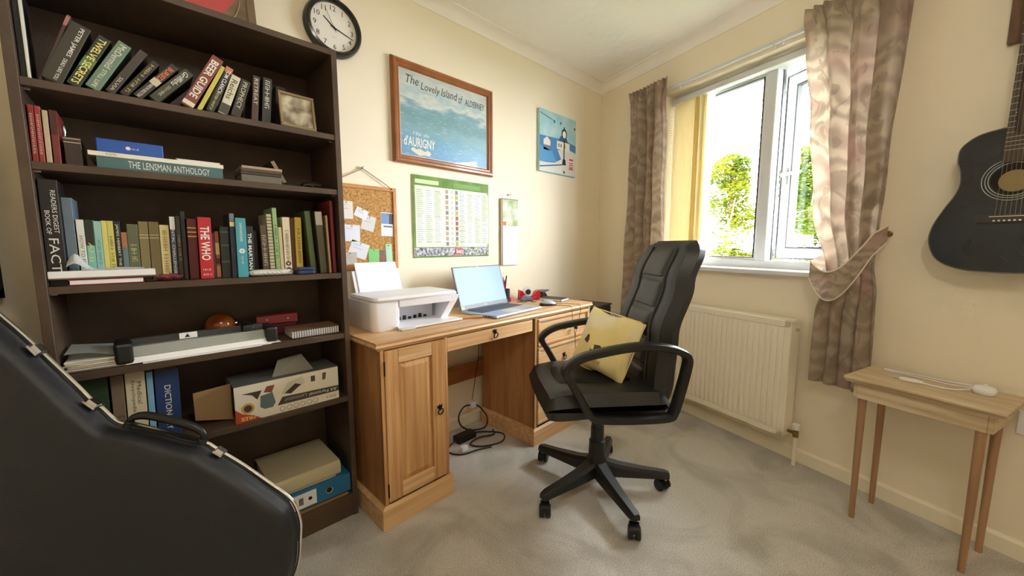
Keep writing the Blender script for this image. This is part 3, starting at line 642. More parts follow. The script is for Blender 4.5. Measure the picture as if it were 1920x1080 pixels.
# third shelf
G3 = 'books standing on the third shelf'
t = book(3, -3.044, .5, .033, .278, .03, C(34, 32, 28), 'tall black spine lettered READERS DIGEST BOOK OF FACTS', group=G3, two=(('READERS DIGEST', .26, .4, .30, wht, .72), ('BOOK OF', .26, .22, .40, wht, .32), ('FACTS', .52, .38, .74, wht, .5)))
S3 = [(-3.0095, .3, .019, .236, .06, (108, 122, 134), 'blue-grey tall book beside the book of facts', None, None, .5),
 (-2.9875, .2, .0145, .178, .06, (226, 228, 220), 'white book lettered HOW TO FISH', 'HOW TO FISH', (96, 100, 96), .5),
 (-2.9725, .6, .0155, .178, .06, (120, 190, 180), 'aqua book with a black top half lettered AMI', 'AMI', (216, 206, 110), .3),
 (-2.956, .6, .0145, .175, .06, (150, 192, 184), 'pale aqua book between the aqua and yellow books', '~8', (90, 150, 150), .4),
 (-2.941, .6, .0105, .177, .06, (214, 206, 120), 'narrow pale yellow book on the third shelf', None, None, .5),
 (-2.930, .6, .0125, .177, .06, (206, 200, 104), 'yellow book with grey lettering beside the black horror paperback', '~9', (90, 88, 50), .5),
 (-2.917, .6, .0135, .177, .06, (34, 32, 30), 'black book lettered JAMES HERBERT THE SPEAR', 'JAMES HERBERT THE SPEAR', (226, 226, 220), .9),
 (-2.903, .6, .0115, .145, .06, (100, 122, 126), 'small grey-blue book with a tan top', None, None, .5),
 (-2.891, .8, .0235, .169, .06, (98, 102, 72), 'moss green hardback on the third shelf', '~6', (200, 196, 150), .3),
 (-2.866, .8, .0205, .178, .06, (128, 116, 76), 'olive hardback, left one of the olive pair', None, None, .5),
 (-2.844, .8, .0225, .178, .06, (118, 104, 66), 'olive hardback, right one of the olive pair', None, None, .5),
 (-2.820, .8, .0215, .169, .06, (222, 208, 152), 'cream book with brown script beside the olive pair', '~12', (150, 120, 60), .8),
 (-2.796, .8, .0125, .195, .055, (74, 78, 108), 'white and violet book lettered MENTAL CHALLENGE', 'MENTAL CHALLENGE', (236, 236, 236), .8),
 (-2.782, .8, .011, .198, .055, (66, 60, 50), 'dark grey book right of the mental challenge book', '~9', (170, 162, 140), .4),
 (-2.770, .8, .010, .212, .045, (44, 42, 44), 'slim black case standing left of the dark red hardback', None, None, .5),
 (-2.757, 1, .023, .190, .04, (92, 30, 34), 'dark red hardback with gold bands', None, None, .5),
 (-2.7315, 1, .033, .195, .025, (186, 40, 50), 'bright red book lettered THE WHO', 'THE WHO', (238, 232, 226), .55),
 (-2.6965, .6, .008, .147, .05, (104, 70, 84), 'thin purple book right of the red music book', None, None, .5),
 (-2.6875, .6, .0105, .153, .05, (150, 96, 62), 'brown patterned paperback on the third shelf', None, None, .5),
 (-2.675, .8, .0235, .168, .04, (48, 62, 60), 'dark green ribbed hardback on the third shelf', None, None, .5),
 (-2.6495, .8, .0125, .211, .02, (44, 52, 70), 'slim navy book with a pale top beside the turquoise book', None, None, .5),
 (-2.635, .8, .0285, .197, .015, (74, 160, 176), 'turquoise book with a white flower emblem', None, None, .5),
 (-2.604, .8, .021, .172, .04, (42, 38, 32), 'black book lettered THE MARTIAN', 'THE MARTIAN', (226, 226, 220), .72),
 (-2.578, 0, .019, .160, .10, (44, 34, 28), 'dark book set back behind the white knitted case', None, None, .5),
 (-2.554, -.6, .0195, .178, .06, (92, 76, 58), 'brown book with curly lettering on the third shelf', '~7', (190, 176, 150), .6),
 (-2.5315, -.8, .015, .217, .06, (196, 184, 146), 'tall cream ring-bound notebook on the third shelf', None, None, .5),
 (-2.513, -.6, .0135, .240, .06, (150, 178, 122), 'tallest narrow green book on the third shelf', '~9', (70, 90, 60), .5),
 (-2.498, -.6, .0105, .172, .06, (200, 186, 142), 'short thin tan book beside the tall green book', None, None, .5),
 (-2.485, 0, .0235, .209, .06, (226, 212, 182), 'cream book with two dark circles at the foot', '~16', (80, 70, 58), .55),
 (-2.4595, .4, .013, .208, .07, (96, 60, 34), 'brown book between the cream and yellow books', None, None, .5),
 (-2.4455, .6, .021, .210, .06, (214, 186, 84), 'mustard yellow book on the third shelf', '~10', (120, 96, 40), .6),
 (-2.402, -3.2, .019, .234, .04, (74, 86, 48), 'dark green album leaning left near the shelf end', None, None, .5),
 (-2.372, -2.6, .024, .234, .03, (78, 72, 48), 'olive album with a pale top band', None, None, .5),
 (-2.339, -1.6, .007, .220, .03, (196, 160, 130), 'thin tan card folder near the right end of the third shelf', None, None, .5),
 (-2.325, -.6, .011, .277, .03, (126, 40, 44), 'tall thin red folder at the right end of the third shelf', None, None, .5)]
for k, (u, ln, th, h, off, c, lb, ti, tcl, tl) in enumerate(S3):
    bands = {'AMI': ((.60, 1, C(40, 44, 36)),), 'MENTAL CHALLENGE': ((.8, 1, wht), (0, .06, C(110, 120, 180)))}.get(ti, ())
    if 'gold bands' in lb: bands = ((.70, .72, C(200, 170, 110)), (.77, .79, C(200, 170, 110)), (.84, .86, C(200, 170, 110)))
    if 'tan top' in lb: bands = ((.7, 1, C(168, 110, 72)),)
    if 'olive hardback' in lb: bands = ((.72, .73, C(206, 196, 150)), (.77, .78, C(206, 196, 150)))
    if 'ribbed' in lb: bands = ((.3, .33, C(90, 104, 100)), (.62, .65, C(90, 104, 100)), (.88, .91, C(90, 104, 100)))
    if 'pale top beside' in lb: bands = ((.8, .87, C(226, 216, 150)), (.88, 1, C(120, 120, 126)))
    if 'pale top band' in lb: bands = ((.78, .99, C(170, 164, 140)),)
    if 'patterned' in lb: bands = ((.02, .25, C(196, 150, 104)), (.5, .75, C(214, 190, 120)), (.3, .42, C(90, 40, 36)))
    t = book(3, u, ln, th, h, off, C(*c), lb, ti, C(*tcl) if tcl else wht, tlen=tl, tsize=.7 if ti == 'THE WHO' else .5, bands=bands, group=G3, bold=.02 if ti in ('THE WHO', 'THE MARTIAN') else 0, tpos=.42 if ti == 'THE WHO' else .5)
    if ti == 'THE WHO':
        for z, s in ((.13, '~6'), (.05, '~5')):
            b = text_bm(s, .02, .006); put(b, (th/2, -.0005, h*z+.004), (1, 0, 0), (0, 0, 1)); t.part('title', b, flat(wht))
    if 'emblem' in lb:
        bm = nb()
        for a in range(6): cyl(bm, (th/2+.0055*math.cos(a*PI/3), .0004, .088+.0055*math.sin(a*PI/3)), (th/2+.0055*math.cos(a*PI/3), -.0005, .088+.0055*math.sin(a*PI/3)), .0034, 8)
        t.part('emblem', bm, flat(wht), kind='stuff')
        b = text_bm('~11', .06, .007); put(b, (th/2, -.0005, .15), (0, 0, -1), (1, 0, 0)); t.part('title', b, flat(wht))
        b = text_bm('~6', .026, .006); put(b, (th/2, -.0005, .058), (0, 0, -1), (1, 0, 0)); t.part('title', b, flat(wht))
    if 'dark circles' in lb:
        for z in (.018, .04):
            bm = nb(); cyl(bm, (th/2, .0004, z), (th/2, -.0005, z), .0088, 18); o = t.part('emblem', bm, flat(C(66, 58, 50)))
            bm = nb(); cyl(bm, (th/2, .0, z), (th/2, -.0008, z), .004, 12); t.part('emblem', bm, flat(C(206, 190, 160)), parent=o)
    if 'ring-bound' in lb:
        bm = nb()
        for q in range(18): tube(bm, [(th/2+.0095*math.cos(a), -.004+.005*math.sin(a), .012+q*.0114) for a in [2*PI*i/8 for i in range(8)]], .0009, 4, True)
        t.part('wire_binding', bm, BLKP, kind='stuff')
# things lying on the third shelf
flat_book('book', 'red-edged book lying flat under the white notepad', 3, -3.010, -2.862, .001, .0165, .012, .045, C(150, 44, 46), spine=False)
t = T('notepad', 'white notepad lying on the red-edged book with crumpled paper on it', 'notepad', 'B', (-2.925, BF+.012, SH[3]+.018), (0, 0, math.radians(1)), own=True)
t.part('card_back', B_(-.118, .088, 0, .045, 0, .003), flat(C(120, 100, 80))); t.part('sheets', B_(-.118, .088, 0, .045, .0032, .021, .001), PAPER)
bm = nb()
def CP(u, v):
    x = -.085+.15*u; y = .004+.034*v
    return (x, y, .0225+.042*math.exp(-((u-.10)/.12)**2)*(.45+.55*v)+.004*math.sin(14*u+5*v)*u+.003*v)
grid(bm, 22, 6, CP); bmesh.ops.solidify(bm, geom=bm.faces[:], thickness=.0004)
single('crumpled_paper', bm, PAPER, 'crumpled sheet of white paper on the notepad', 'paper', 'B', (-2.925, BF+.012, SH[3]+.018), own=True, smooth=True)
t = T('cloth_pouch', 'small crumpled red pouch beside the notepad', 'pouch', 'B', (-2.805, BF+.02, SH[3]+.001), own=True)
bm = nb(); pillow(bm, .062, .034, .017, 12, 3, fn=lambda p: Vector((p.x, p.y+.0022*math.sin(p.x*260), p.z))); xf(bm, Matrix.Translation((0, .018, .011)) @ Matrix.Rotation(PI/2, 4, 'X')); t.part('pouch', bm, flat(C(120, 48, 56), .6), smooth=True)
bm = nb(); tube(bm, smooth_pts([(-.03, .01, .006), (-.042, .004, .003), (-.052, .008, .002)], 5), .0014, 6); t.part('cord', bm, flat(C(70, 30, 34)))
t = T('knitted_case', 'white knitted case lying in front of the books on the third shelf', 'case', 'B', (-2.536, BF+.012, SH[3]+.001), (0, 0, 0), own=True)
bm = nb()
def KN(u, v):
    a = 2*PI*u; x = -.068+.136*v; r = .0105*max(.0, 1-abs(2*v-1)**6)**.4*(1+.10*math.sin(60*v)*math.sin(6*a))+.0002
    return (x, .018+r*1.6*math.cos(a), .0112+r*math.sin(a))
grid(bm, 18, 60, KN, True); t.part('knit', bm, mat('white_wool', srgb(222, 220, 212), .9, bump=.5, bscale=260), smooth=True)
t.part('button', lathe(nb(), [(.0045, 0), (.0045, -.0018), (0, -.0022)], (.058, .0012, .012), 10, 'y'), flat(C(120, 110, 100)))
t = T('blue_tin', 'small dark blue tin in front of the yellow book', 'tin', 'B', (-2.427, BF+.012, SH[3]+.001), own=True)
t.part('base', B_(-.028, .028, 0, .04, 0, .014, .004, 2), flat(C(38, 54, 96), .35)); t.part('lid', B_(-.029, .029, -.001, .041, .0142, .026, .005, 2), flat(C(44, 62, 108), .35))
# fourth shelf
G4 = 'letters in the stack on the fourth shelf'
ENV = [(214, 206, 184), (226, 224, 216), (188, 170, 136), (232, 232, 228), (206, 196, 170), (224, 220, 208)]
for k in range(6):
    r = random.Random(40+k); w, dpt = .062, .16
    single('envelope', B_(-w, w, 0, dpt, 0, .0046, .001), flat(C(*ENV[k]), .8), ['lowest buff envelope in the letter stack', 'white envelope second from the bottom of the letter stack', 'brown envelope third from the bottom of the letter stack', 'bright white envelope fourth from the bottom of the letter stack', 'buff envelope fifth from the bottom of the letter stack', 'pale envelope just under the tilted letter on the stack'][k], 'envelope', 'B', (-2.972+r.uniform(-.008, .008), BF+.014+r.uniform(0, .01), SH[4]+.001+k*.0052), (0, 0, r.uniform(-.06, .06)), G4, own=True)
bm = nb(); grid(bm, 10, 5, lambda u, v: (-.06+.12*u, .16*v, .0015+.016*(1-u)+.005*math.sin(5*u)*(1-v))); bmesh.ops.solidify(bm, geom=bm.faces[:], thickness=.003)
single('folded_letter', bm, flat(C(206, 210, 206), .8), 'grey-white folded letter tilted on top of the letter stack', 'letter', 'B', (-2.975, BF+.02, SH[4]+.036), own=True, group=G4)
t = T('paper_trimmer', 'grey paper trimmer with a warning label lying on loose sheets', 'paper trimmer', 'B', (-2.735, BF+.02, SH[4]+.0035), (0, 0, math.radians(1.5)), own=True)
GREYP = mat('grey_plastic', srgb(112, 114, 112), .4); DKG = mat('smoked_plastic', srgb(62, 62, 60), .3); SILV = mat('trimmer_aluminium', srgb(150, 154, 150), .4, metal=.4)
hw = .185
bm = nb(); hexa(bm, [(-hw, 0, 0), (hw, 0, 0), (hw, .15, 0), (-hw, .15, 0), (-hw, .006, .016), (hw, .006, .016), (hw, .15, .016), (-hw, .15, .016)]); t.part('base_board', bm, WHITEP)
bm = nb(); prism(bm, [(.012, .0165), (.05, .0165), (.05, .044), (.03, .044)], 2*hw-.03, 'x', -hw+.015); t.part('clamp_bar', bm, SILV)
bm = nb(); prism(bm, [(.0505, .0165), (.10, .0165), (.10, .058), (.06, .062), (.0505, .05)], 2*hw-.03, 'x', -hw+.015); t.part('cutter_rail', bm, DKG)
bm = nb(); box(bm, -hw-.022, -hw+.018, -.004, .11, .001, .062, .008, 2); t.part('end_cap', bm, BLKP)
bm = nb(); box(bm, hw-.018, hw+.02, -.004, .11, .001, .055, .008, 2); t.part('end_cap', bm, BLKP)
bm = nb(); box(bm, .105, .145, .03, .115, .03, .068, .01, 2); t.part('cutter_head', bm, BLKP, smooth=True)
bm = nb(); quad(bm, (-.055, .0545, .0555), (-.012, .0545, .0555), (-.012, .0602, .0625), (-.055, .0602, .0625)); 
bm = nb(); box(bm, -.06, -.015, .0485, .0500, .0455, .064); o = t.part('warning_label', bm, PAPER)
bm = nb(); prism(bm, [(-.047, .049), (-.033, .049), (-.040, .0605)], -.0006, 'y', .0484); t.part('warning_triangle', bm, BLKP, parent=o)
for k in range(3):
    bm = nb(); box(bm, -.15, .15, 0, .09, 0, .0007); single('loose_sheet', bm, PAPER, ['lowest white sheet under the paper trimmer', 'middle white sheet under the paper trimmer', 'top white sheet under the paper trimmer'][k], 'paper', 'B', (-2.735+.03*k, BF+.004+.003*k, SH[4]+.0007+.0009*k), (0, 0, math.radians(-.8+.7*k)), group='loose sheets under the trimmer', own=True)
t = T('glass_ball', 'round amber and red ornament behind the paper trimmer', 'ornament', 'B', (-2.672, BF+.235, SH[4]+.001), own=True)
AMB = mat('amber_lacquer', srgb(222, 150, 70), .15, col2=srgb(120, 24, 20), scale=9, coat=.6, detail=1)
bm = nb(); lathe(bm, [(0, 0)]+[(.047*math.sin(a), .047-.047*math.cos(a)) for a in [PI*k/16 for k in range(1, 16)]]+[(0, .094)], (0, 0, 0), 24); t.part('ball', bm, AMB, smooth=True)
bm = nb(); lathe(bm, [(.014, 0), (.014, .006), (.006, .01), (0, .011)], (.043, -.012, .052), 12, 'x'); t.part('stopper', bm, CHROME, smooth=True)
t = T('filing_punch', 'dark red filing punch behind the spiral notebook', 'hole punch', 'B', (-2.5, BF+.16, SH[4]+.001), (0, 0, math.radians(-8)), own=True)
MAR = flat(C(140, 26, 44), .35)
t.part('base', B_(-.065, .065, 0, .06, 0, .045, .003), flat(C(90, 20, 32), .4)); bm = nb(); hexa(bm, [(-.068, -.006, .046), (.068, -.006, .046), (.068, .05, .046), (-.068, .05, .046), (-.068, -.002, .074), (.068, -.002, .078), (.068, .05, .078), (-.068, .05, .074)]); t.part('lever', bm, MAR)
for x in (-.035, .035):
    bm = nb(); cyl(bm, (x, -.003, .061), (x, -.0075, .061), .003, 10); t.part('rivet', bm, STEEL)
t = T('spiral_notebook', 'brown spiral-bound notebook at the right of the fourth shelf', 'notebook', 'B', (-2.404, BF+.022, SH[4]+.0015), (0, 0, 0), own=True)
t.part('cover', B_(-.083, .087, .003, .12, .0275, .0295), flat(C(128, 98, 74), .5)); t.part('pages', B_(-.08, .085, .005, .118, .0025, .027), PAPER); t.part('back_cover', B_(-.083, .087, .003, .12, 0, .002), flat(C(70, 54, 44), .5))
bm = text_bm('~5', .05, .02); put(bm, (.01, .055, .0299), (1, 0, 0), (0, 1, 0)); t.part('title', bm, flat(C(66, 44, 34)))
for q in range(19):
    bm = nb(); tube(bm, [(-.075+q*.0084, .006+.008*math.cos(a), .0155+.0150*math.sin(a)) for a in [2*PI*i/12 for i in range(12)]], .0011, 5, True); t.part('wire_ring', bm, BLKP)
# fifth shelf
G5 = 'books standing on the fifth shelf'
book(5, -3.03, 1, .062, .231, .06, C(44, 66, 36), 'thick dark green book at the left of the fifth shelf', group=G5, dep=.2)
book(5, -2.962, 1, .027, .225, .06, C(122, 104, 84), 'brown book with dark lettering on the fifth shelf', '~6', C(60, 46, 38), tlen=.3, tpos=.7, group=G5, dep=.2)
book(5, -2.932, 1, .043, .231, .06, C(214, 202, 170), 'thick cream book lettered Medical Encyclopedia', group=G5, two=(('Medical', .24, .3, .3, C(90, 74, 56), .68), ('Encyclopedia', .24, .42, .34, C(90, 74, 56), .36)), dep=.2)
book(5, -2.886, 1, .0145, .22, .06, C(130, 176, 206), 'narrow light blue book left of the dictionary', group=G5, dep=.2)
book(5, -2.868, 1, .057, .218, .06, C(34, 58, 104), 'thick dark blue book lettered DICTIONARY', 'DICTIONARY', wht, tlen=.66, tsize=.26, tpos=.56, group=G5, dep=.2)
t = T('laminator_box', 'open white carton of a laminator printed A4 Personal Laminator and FREE', 'carton', 'B', (-2.505, BF+.012, SH[5]+.001), (0, 0, math.radians(.5)), own=True)
CARD = mat('brown_card', srgb(168, 138, 98), .85); CRT = flat(C(228, 222, 206), .5)
bw, bh, bd = .17, .128, .16
bm = nb(); box(bm, -bw, bw, 0, .002, 0, bh); t.part('front_panel', bm, CRT)
bm = nb(); box(bm, -bw, bw, bd-.002, bd, 0, bh); box(bm, -bw, bw, .002, bd-.002, 0, .002); box(bm, bw-.002, bw, .002, bd-.002, .002, bh); t.part('carton_walls', bm, CARD)
bm = nb(); box(bm, -bw, bw, 0, bd, bh, bh+.002); t.part('top_panel', bm, flat(C(92, 92, 88), .5))
bm = nb(); hexa(bm, [(-bw-.10, .02, .02), (-bw, .0, .0), (-bw, .002, .0), (-bw-.10, .022, .02), (-bw-.10, .02, .115), (-bw, .0, bh), (-bw, .002, bh), (-bw-.10, .022, .115)]); xf(bm, Matrix.Translation((0, .06, 0))); t.part('end_flap', bm, CARD)
bm = nb(); hexa(bm, [(-.05, .03, bh+.002), (.09, .03, bh+.002), (.09, .033, bh+.002), (-.05, .033, bh+.002), (-.02, .07, bh+.05), (.06, .07, bh+.06), (.06, .073, bh+.06), (-.02, .073, bh+.05)]); t.part('raised_flap', bm, flat(C(120, 116, 100), .6))
def pr(name, poly, col, y=-.0004): bm = nb(); prism(bm, poly, -.0004, 'y', y+.0004); return t.part(name, bm, flat(C(*col), .5))
pr('red_corner', [(-bw, 0), (-bw+.075, 0), (-bw+.05, .018), (-bw+.02, .03), (-bw, .05)], (176, 66, 40))
pr('dark_band', [(-.045, .03), (-.028, .058), (bw, .052), (bw, .03)], (70, 64, 58))
pr('picture', [(-.15, .1), (-.12, .09), (-.105, .07), (-.09, .1)], (70, 60, 56)); pr('picture', [(-.098, .04), (-.085, .03), (-.06, .03), (-.05, .045), (-.058, .085), (-.095, .08)], (96, 112, 116)); pr('picture', [(-.085, .09), (-.06, .085), (-.05, .11), (-.075, .11)], (130, 66, 52)); pr('picture', [(-.03, .07), (.0, .06), (.05, .095), (.04, .12), (-.01, .105)], (206, 200, 186)); pr('picture', [(-.02, .07), (.0, .064), (.036, .09), (.016, .098)], (58, 50, 44), -.0008)
pr('picture', [(.07, .09), (.085, .09), (.085, .112), (.07, .112)], (80, 70, 62)); pr('picture', [(.11, .088), (.122, .088), (.126, .115), (.112, .115)], (96, 80, 66))
bm = nb(); cyl(bm, (-bw+.036, .0, .046), (-bw+.036, -.001, .046), .019, 24); o = t.part('badge', bm, flat(C(206, 160, 84)))
bm = nb(); cyl(bm, (-bw+.036, -.0008, .046), (-bw+.036, -.0016, .046), .012, 20); t.part('badge_centre', bm, flat(C(70, 62, 54)), parent=o)
bm = text_bm('FREE', .042, .013, bold=.02); put(bm, (-bw+.035, -.0009, .012), (-1, 0, 0), (0, 0, -1)); t.part('lettering', bm, flat(C(236, 196, 96)))
bm = text_bm('A4 Personal', .10, .012); put(bm, (.112, -.0009, .041), (-1, 0, 0), (0, 0, -1)); t.part('lettering', bm, flat(wht))
bm = text_bm('Laminator', .075, .014); put(bm, (.015, -.0009, .043), (-1, 0, 0), (0, 0, -1)); t.part('lettering', bm, flat(C(180, 170, 150)))
bm = text_bm('~5', .035, .009); put(bm, (.14, -.0006, .014), (-1, 0, 0), (0, 0, -1)); t.part('lettering', bm, flat(C(80, 74, 66)))
for q in range(6):
    bm = nb(); x = -.03+q*.0225; tube(bm, [(x+.0085*math.cos(a), -.0003, .014+.0085*math.sin(a)) for a in [2*PI*i/16 for i in range(16)]], .0008, 4, True); t.part('symbol', bm, flat(C(90, 84, 74)))
# bottom shelf
t = T('lever_arch_file', 'blue lever arch file with a white spine label on the bottom shelf', 'folder', 'B', (-2.428, BF+.012, SH[6]+.016), (0, 0, math.radians(.6)), own=True)
BLUEF = flat(C(34, 112, 158), .5)
bm = nb(); box(bm, -.115, .12, 0, .003, 0, .074, .001); t.part('spine', bm, BLUEF)
t.part('cover', B_(-.115, .12, .003, .27, 0, .003), BLUEF); t.part('cover', B_(-.115, .12, .003, .27, .071, .074), BLUEF); t.part('sheets', B_(-.11, .115, .015, .26, .0035, .06), PAPER)
o = t.part('spine_label', B_(-.105, -.012, -.0008, 0, .008, .066), PAPER)
for k in range(4): t.part('print_line', B_(-.075+.004*k, -.072+.004*k, -.0013, -.0008, .022, .05), BLKP, parent=o)
bm = nb(); cyl(bm, (-.035, -.0008, .037), (-.035, -.0013, .037), .007, 16); t.part('print_mark', bm, BLKP, parent=o)
bm = nb(); lathe(bm, [(.010, .0), (.014, -.0012), (.014, .0005)], (.036, 0, .037), 20, 'y'); o = t.part('finger_ring', bm, STEEL); bm = nb(); cyl(bm, (.036, .0002, .037), (.036, -.0006, .037), .0105, 20); t.part('finger_hole', bm, BLKP, parent=o)
t = T('magazine', 'magazine lying under the blue file on the bottom shelf', 'magazine', 'B', (-2.42, BF+.012, SH[6]+.001), own=True)
t.part('sheets', B_(-.11, .1, 0, .25, 0, .0125, .0006), flat(C(150, 112, 70), .6)); t.part('cover', B_(-.11, .1, -.0004, .25, .0127, .014), flat(C(70, 36, 36), .5))
t = T('cream_binder', 'thick cream ring binder lying on the blue lever arch file', 'folder', 'B', (-2.462, BF+.03, SH[6]+.0965), (0, 0, math.radians(1)), own=True)
bm = nb(); prism(bm, [(0, .004)]+[(.012-.012*math.cos(a), .027+.025*math.sin(a)-.0) for a in [PI/2*k/5 for k in range(6)]]+[(.255, .052), (.255, .049), (.014, .049), (.004, .028), (.004, .004)], .25, 'x', -.125); t.part('cover', bm, flat(C(206, 194, 160), .5))
t.part('sheets', B_(-.12, .12, .016, .25, .004, .046), PAPER); t.part('lower_cover', B_(-.125, .125, .0, .255, 0, .0035), flat(C(190, 178, 146), .5))
t = T('dividers', 'few loose card dividers between the binder and the blue file', 'card dividers', 'B', (-2.45, BF+.03, SH[6]+.0905), own=True)
for k in range(3): t.part('card', B_(-.12+.01*k, .09+.005*k, .004*k, .24, .0018*k, .0018*k+.0016), flat(C(214, 208, 190), .7))
# picture standing on top of the bookcase
t = T('painting', 'dark red-hearted painting standing on top of the bookcase', 'painting', 'B', (-2.66, -.20, BZT+.001), (math.radians(-12), 0, 0), own=True)
OIL = mat('oil_paint', srgb(150, 128, 104), .45, col2=srgb(70, 56, 44), scale=7)
t.part('canvas', B_(-.2, .155, 0, .006, 0, .42), OIL)
t.part('border', B_(.14, .165, -.003, .008, 0, .43, .001), flat(C(120, 100, 76), .5)); t.part('border', B_(-.205, -.19, -.003, .008, 0, .43, .001), flat(C(120, 100, 76), .5)); t.part('border', B_(-.19, .14, -.003, .008, .42, .43), flat(C(120, 100, 76), .5))
bm = nb(); prism(bm, [(.02+.075*math.cos(a)+.02*math.sin(3*a), .13+.09*math.sin(a)) for a in [2*PI*k/24 for k in range(24)]], -.001, 'y', 0); t.part('red_shape', bm, flat(C(196, 84, 84), .5))
bm = nb(); prism(bm, [(-.09+.05*math.cos(a), .10+.07*math.sin(a)) for a in [2*PI*k/20 for k in range(20)]], -.0014, 'y', 0); t.part('pale_shape', bm, flat(C(214, 196, 170), .5))
bm = nb(); tube(bm, [(-.02+.14*math.cos(a), -.001, .17+.155*math.sin(a)) for a in [2*PI*k/40 for k in range(40)]], .0015, 5, True); t.part('ring_line', bm, flat(C(170, 140, 100), .5))
# ================================================================== desk
DX0, DX1, DF, DB = -2.284, -.800, -.465, -.004
t = T('desk', 'waxed pine pedestal desk with panelled door and iron ring pulls', 'desk', 'D', ((DX0+DX1)/2, -.23, 0))
def moulded(bm, x0, x1, y0, y1):          # the top: square board over an ogee edge on front and both ends
    for (z0, z1, i0, i1) in ((.7505, .760, .006, .0), (.742, .7505, .0, .006), (.733, .742, .010, .002), (.727, .733, .014, .010)):
        hexa(bm, [(x0+i0, y0+i0, z0), (x1-i0, y0+i0, z0), (x1-i0, y1, z0), (x0+i0, y1, z0), (x0+i1 if i1 else x0+.003, y0+(i1 or .003), z1), (x1-(i1 or .003), y0+(i1 or .003), z1), (x1-(i1 or .003), y1, z1), (x0+(i1 or .003), y1, z1)])
    return bm
t.part('desktop', moulded(nb(), DX0, DX1, DF, DB), PINEX)
BY = DF+.014                                # face of the carcass
def pedestal(x0, x1):
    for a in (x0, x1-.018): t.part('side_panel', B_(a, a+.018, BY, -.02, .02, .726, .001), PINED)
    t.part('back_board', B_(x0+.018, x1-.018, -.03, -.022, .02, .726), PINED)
    bm = nb(); box(bm, x0-.006, x1+.006, BY-.014, BY, 0, .088, .001); box(bm, x0-.018, x0, BY-.014, -.02, 0, .088, .001); box(bm, x1, x1+.018, BY-.014, -.02, 0, .088, .001)
    prism(bm, [(BY-.014, .088), (BY-.004, .0965), (BY, .0965), (BY, .088)], x1-x0+.02, 'x', x0-.01)
    bm2 = nb(); box(bm2, x0-.018, x1+.018, BY-.014, BY, 0, .086, .001); hexa(bm2, [(x0-.018, BY-.014, .086), (x1+.018, BY-.014, .086), (x1+.018, BY, .086), (x0-.018, BY, .086), (x0-.006, BY-.004, .0963), (x1+.006, BY-.004, .0963), (x1+.006, BY, .0963), (x0-.006, BY, .0963)]); bm.free()
    t.part('plinth_front', bm2, PINEX)
    for s, a in ((-1, x0), (1, x1)):
        xa, xb = sorted((a, a+s*.018)); bm = nb(); box(bm, xa, xb, BY, -.02, 0, .086, .001); xi = a+s*.006
        q = [(xa, BY, .086), (xb, BY, .086), (xb, -.02, .086), (xa, -.02, .086)]; lo, hi = sorted((a, xi)); hexa(bm, q+[(lo, BY, .0963), (hi, BY, .0963), (hi, -.02, .0963), (lo, -.02, .0963)]); t.part('plinth_side', bm, PINEX)
LX0, LX1, RX0, RX1 = -2.262, -1.951, -1.361, -.822
pedestal(LX0, LX1); pedestal(RX0, RX1)
for a in (LX0, LX1-.012): t.part('face_stile', B_(a, a+.012, BY-.003, BY+.012, .097, .727), PINEZ)
for a in (RX0, RX1-.016): t.part('face_stile', B_(a, a+.016, BY-.003, BY+.012, .097, .727), PINEZ)
def ring_pull(parent, x, y, z, s=1.0):
    bm = nb()
    prism(bm, [(x-.011*s, z+.004), (x-.013*s, z+.018*s), (x-.005*s, z+.012*s), (x, z+.020*s), (x+.005*s, z+.012*s), (x+.013*s, z+.018*s), (x+.011*s, z+.004), (x, z-.004)], -.003, 'y', y); o = t.part('ring_pull', bm, IRON, parent=parent)
    bm = nb(); tube(bm, [(x+.0125*s*math.sin(a), y-.010-.003*math.cos(a), z-.010*s+.0135*s*math.cos(a)) for a in [2*PI*k/18 for k in range(18)]], .0027*s, 6, True); cyl(bm, (x, y, z+.003), (x, y-.014, z+.003), .004, 8); xf(bm, Matrix.Translation(t.off)); p = link('ring', bm, IRON, True); p.parent = parent
# door of the left pedestal: two stiles, two rails, a raised and fielded panel
dx0, dx1, dz0, dz1 = LX0+.016, LX1-.015, .105, .722
door = bpy.data.objects.new('door', None); COL.objects.link(door); door.parent = t.e
def dp(name, bm, m): t.part(name, bm, m, parent=door)
dy0, dy1 = BY-.006, BY+.012
dp('stile', B_(dx0, dx0+.058, dy0, dy1, dz0, dz1, .0015), PINEZ); dp('stile', B_(dx1-.066, dx1, dy0, dy1, dz0, dz1, .0015), PINEZ)
dp('rail', B_(dx0+.0585, dx1-.0665, dy0, dy1, dz1-.056, dz1, .0015), PINEX); dp('rail', B_(dx0+.0585, dx1-.0665, dy0, dy1, dz0, dz0+.062, .0015), PINEX)
a0, a1, b0, b1 = dx0+.059, dx1-.067, dz0+.0625, dz1-.0565
bm = nb(); f = .024
P0 = [(a0, dy0+.010, b0), (a1, dy0+.010, b0), (a1, dy0+.010, b1), (a0, dy0+.010, b1)]; P1 = [(a0+f, dy0+.001, b0+f), (a1-f, dy0+.001, b0+f), (a1-f, dy0+.001, b1-f), (a0+f, dy0+.001, b1-f)]
v0 = [bm.verts.new(p) for p in P0]; v1 = [bm.verts.new(p) for p in P1]; bm.faces.new(v1)
for k in range(4): bm.faces.new((v0[k], v0[(k+1) % 4], v1[(k+1) % 4], v1[k]))
box(bm, a0, a1, dy0+.010, dy0+.015, b0, b1); bmesh.ops.recalc_face_normals(bm, faces=bm.faces[:])
dp('raised_panel', bm, PINEZ)
for z in (.155, .655): dp('hinge', B_(dx0-.004, dx0+.001, dy0-.001, dy0+.008, z-.028, z+.028), IRON)
ring_pull(door, -2.000, dy0, .420)
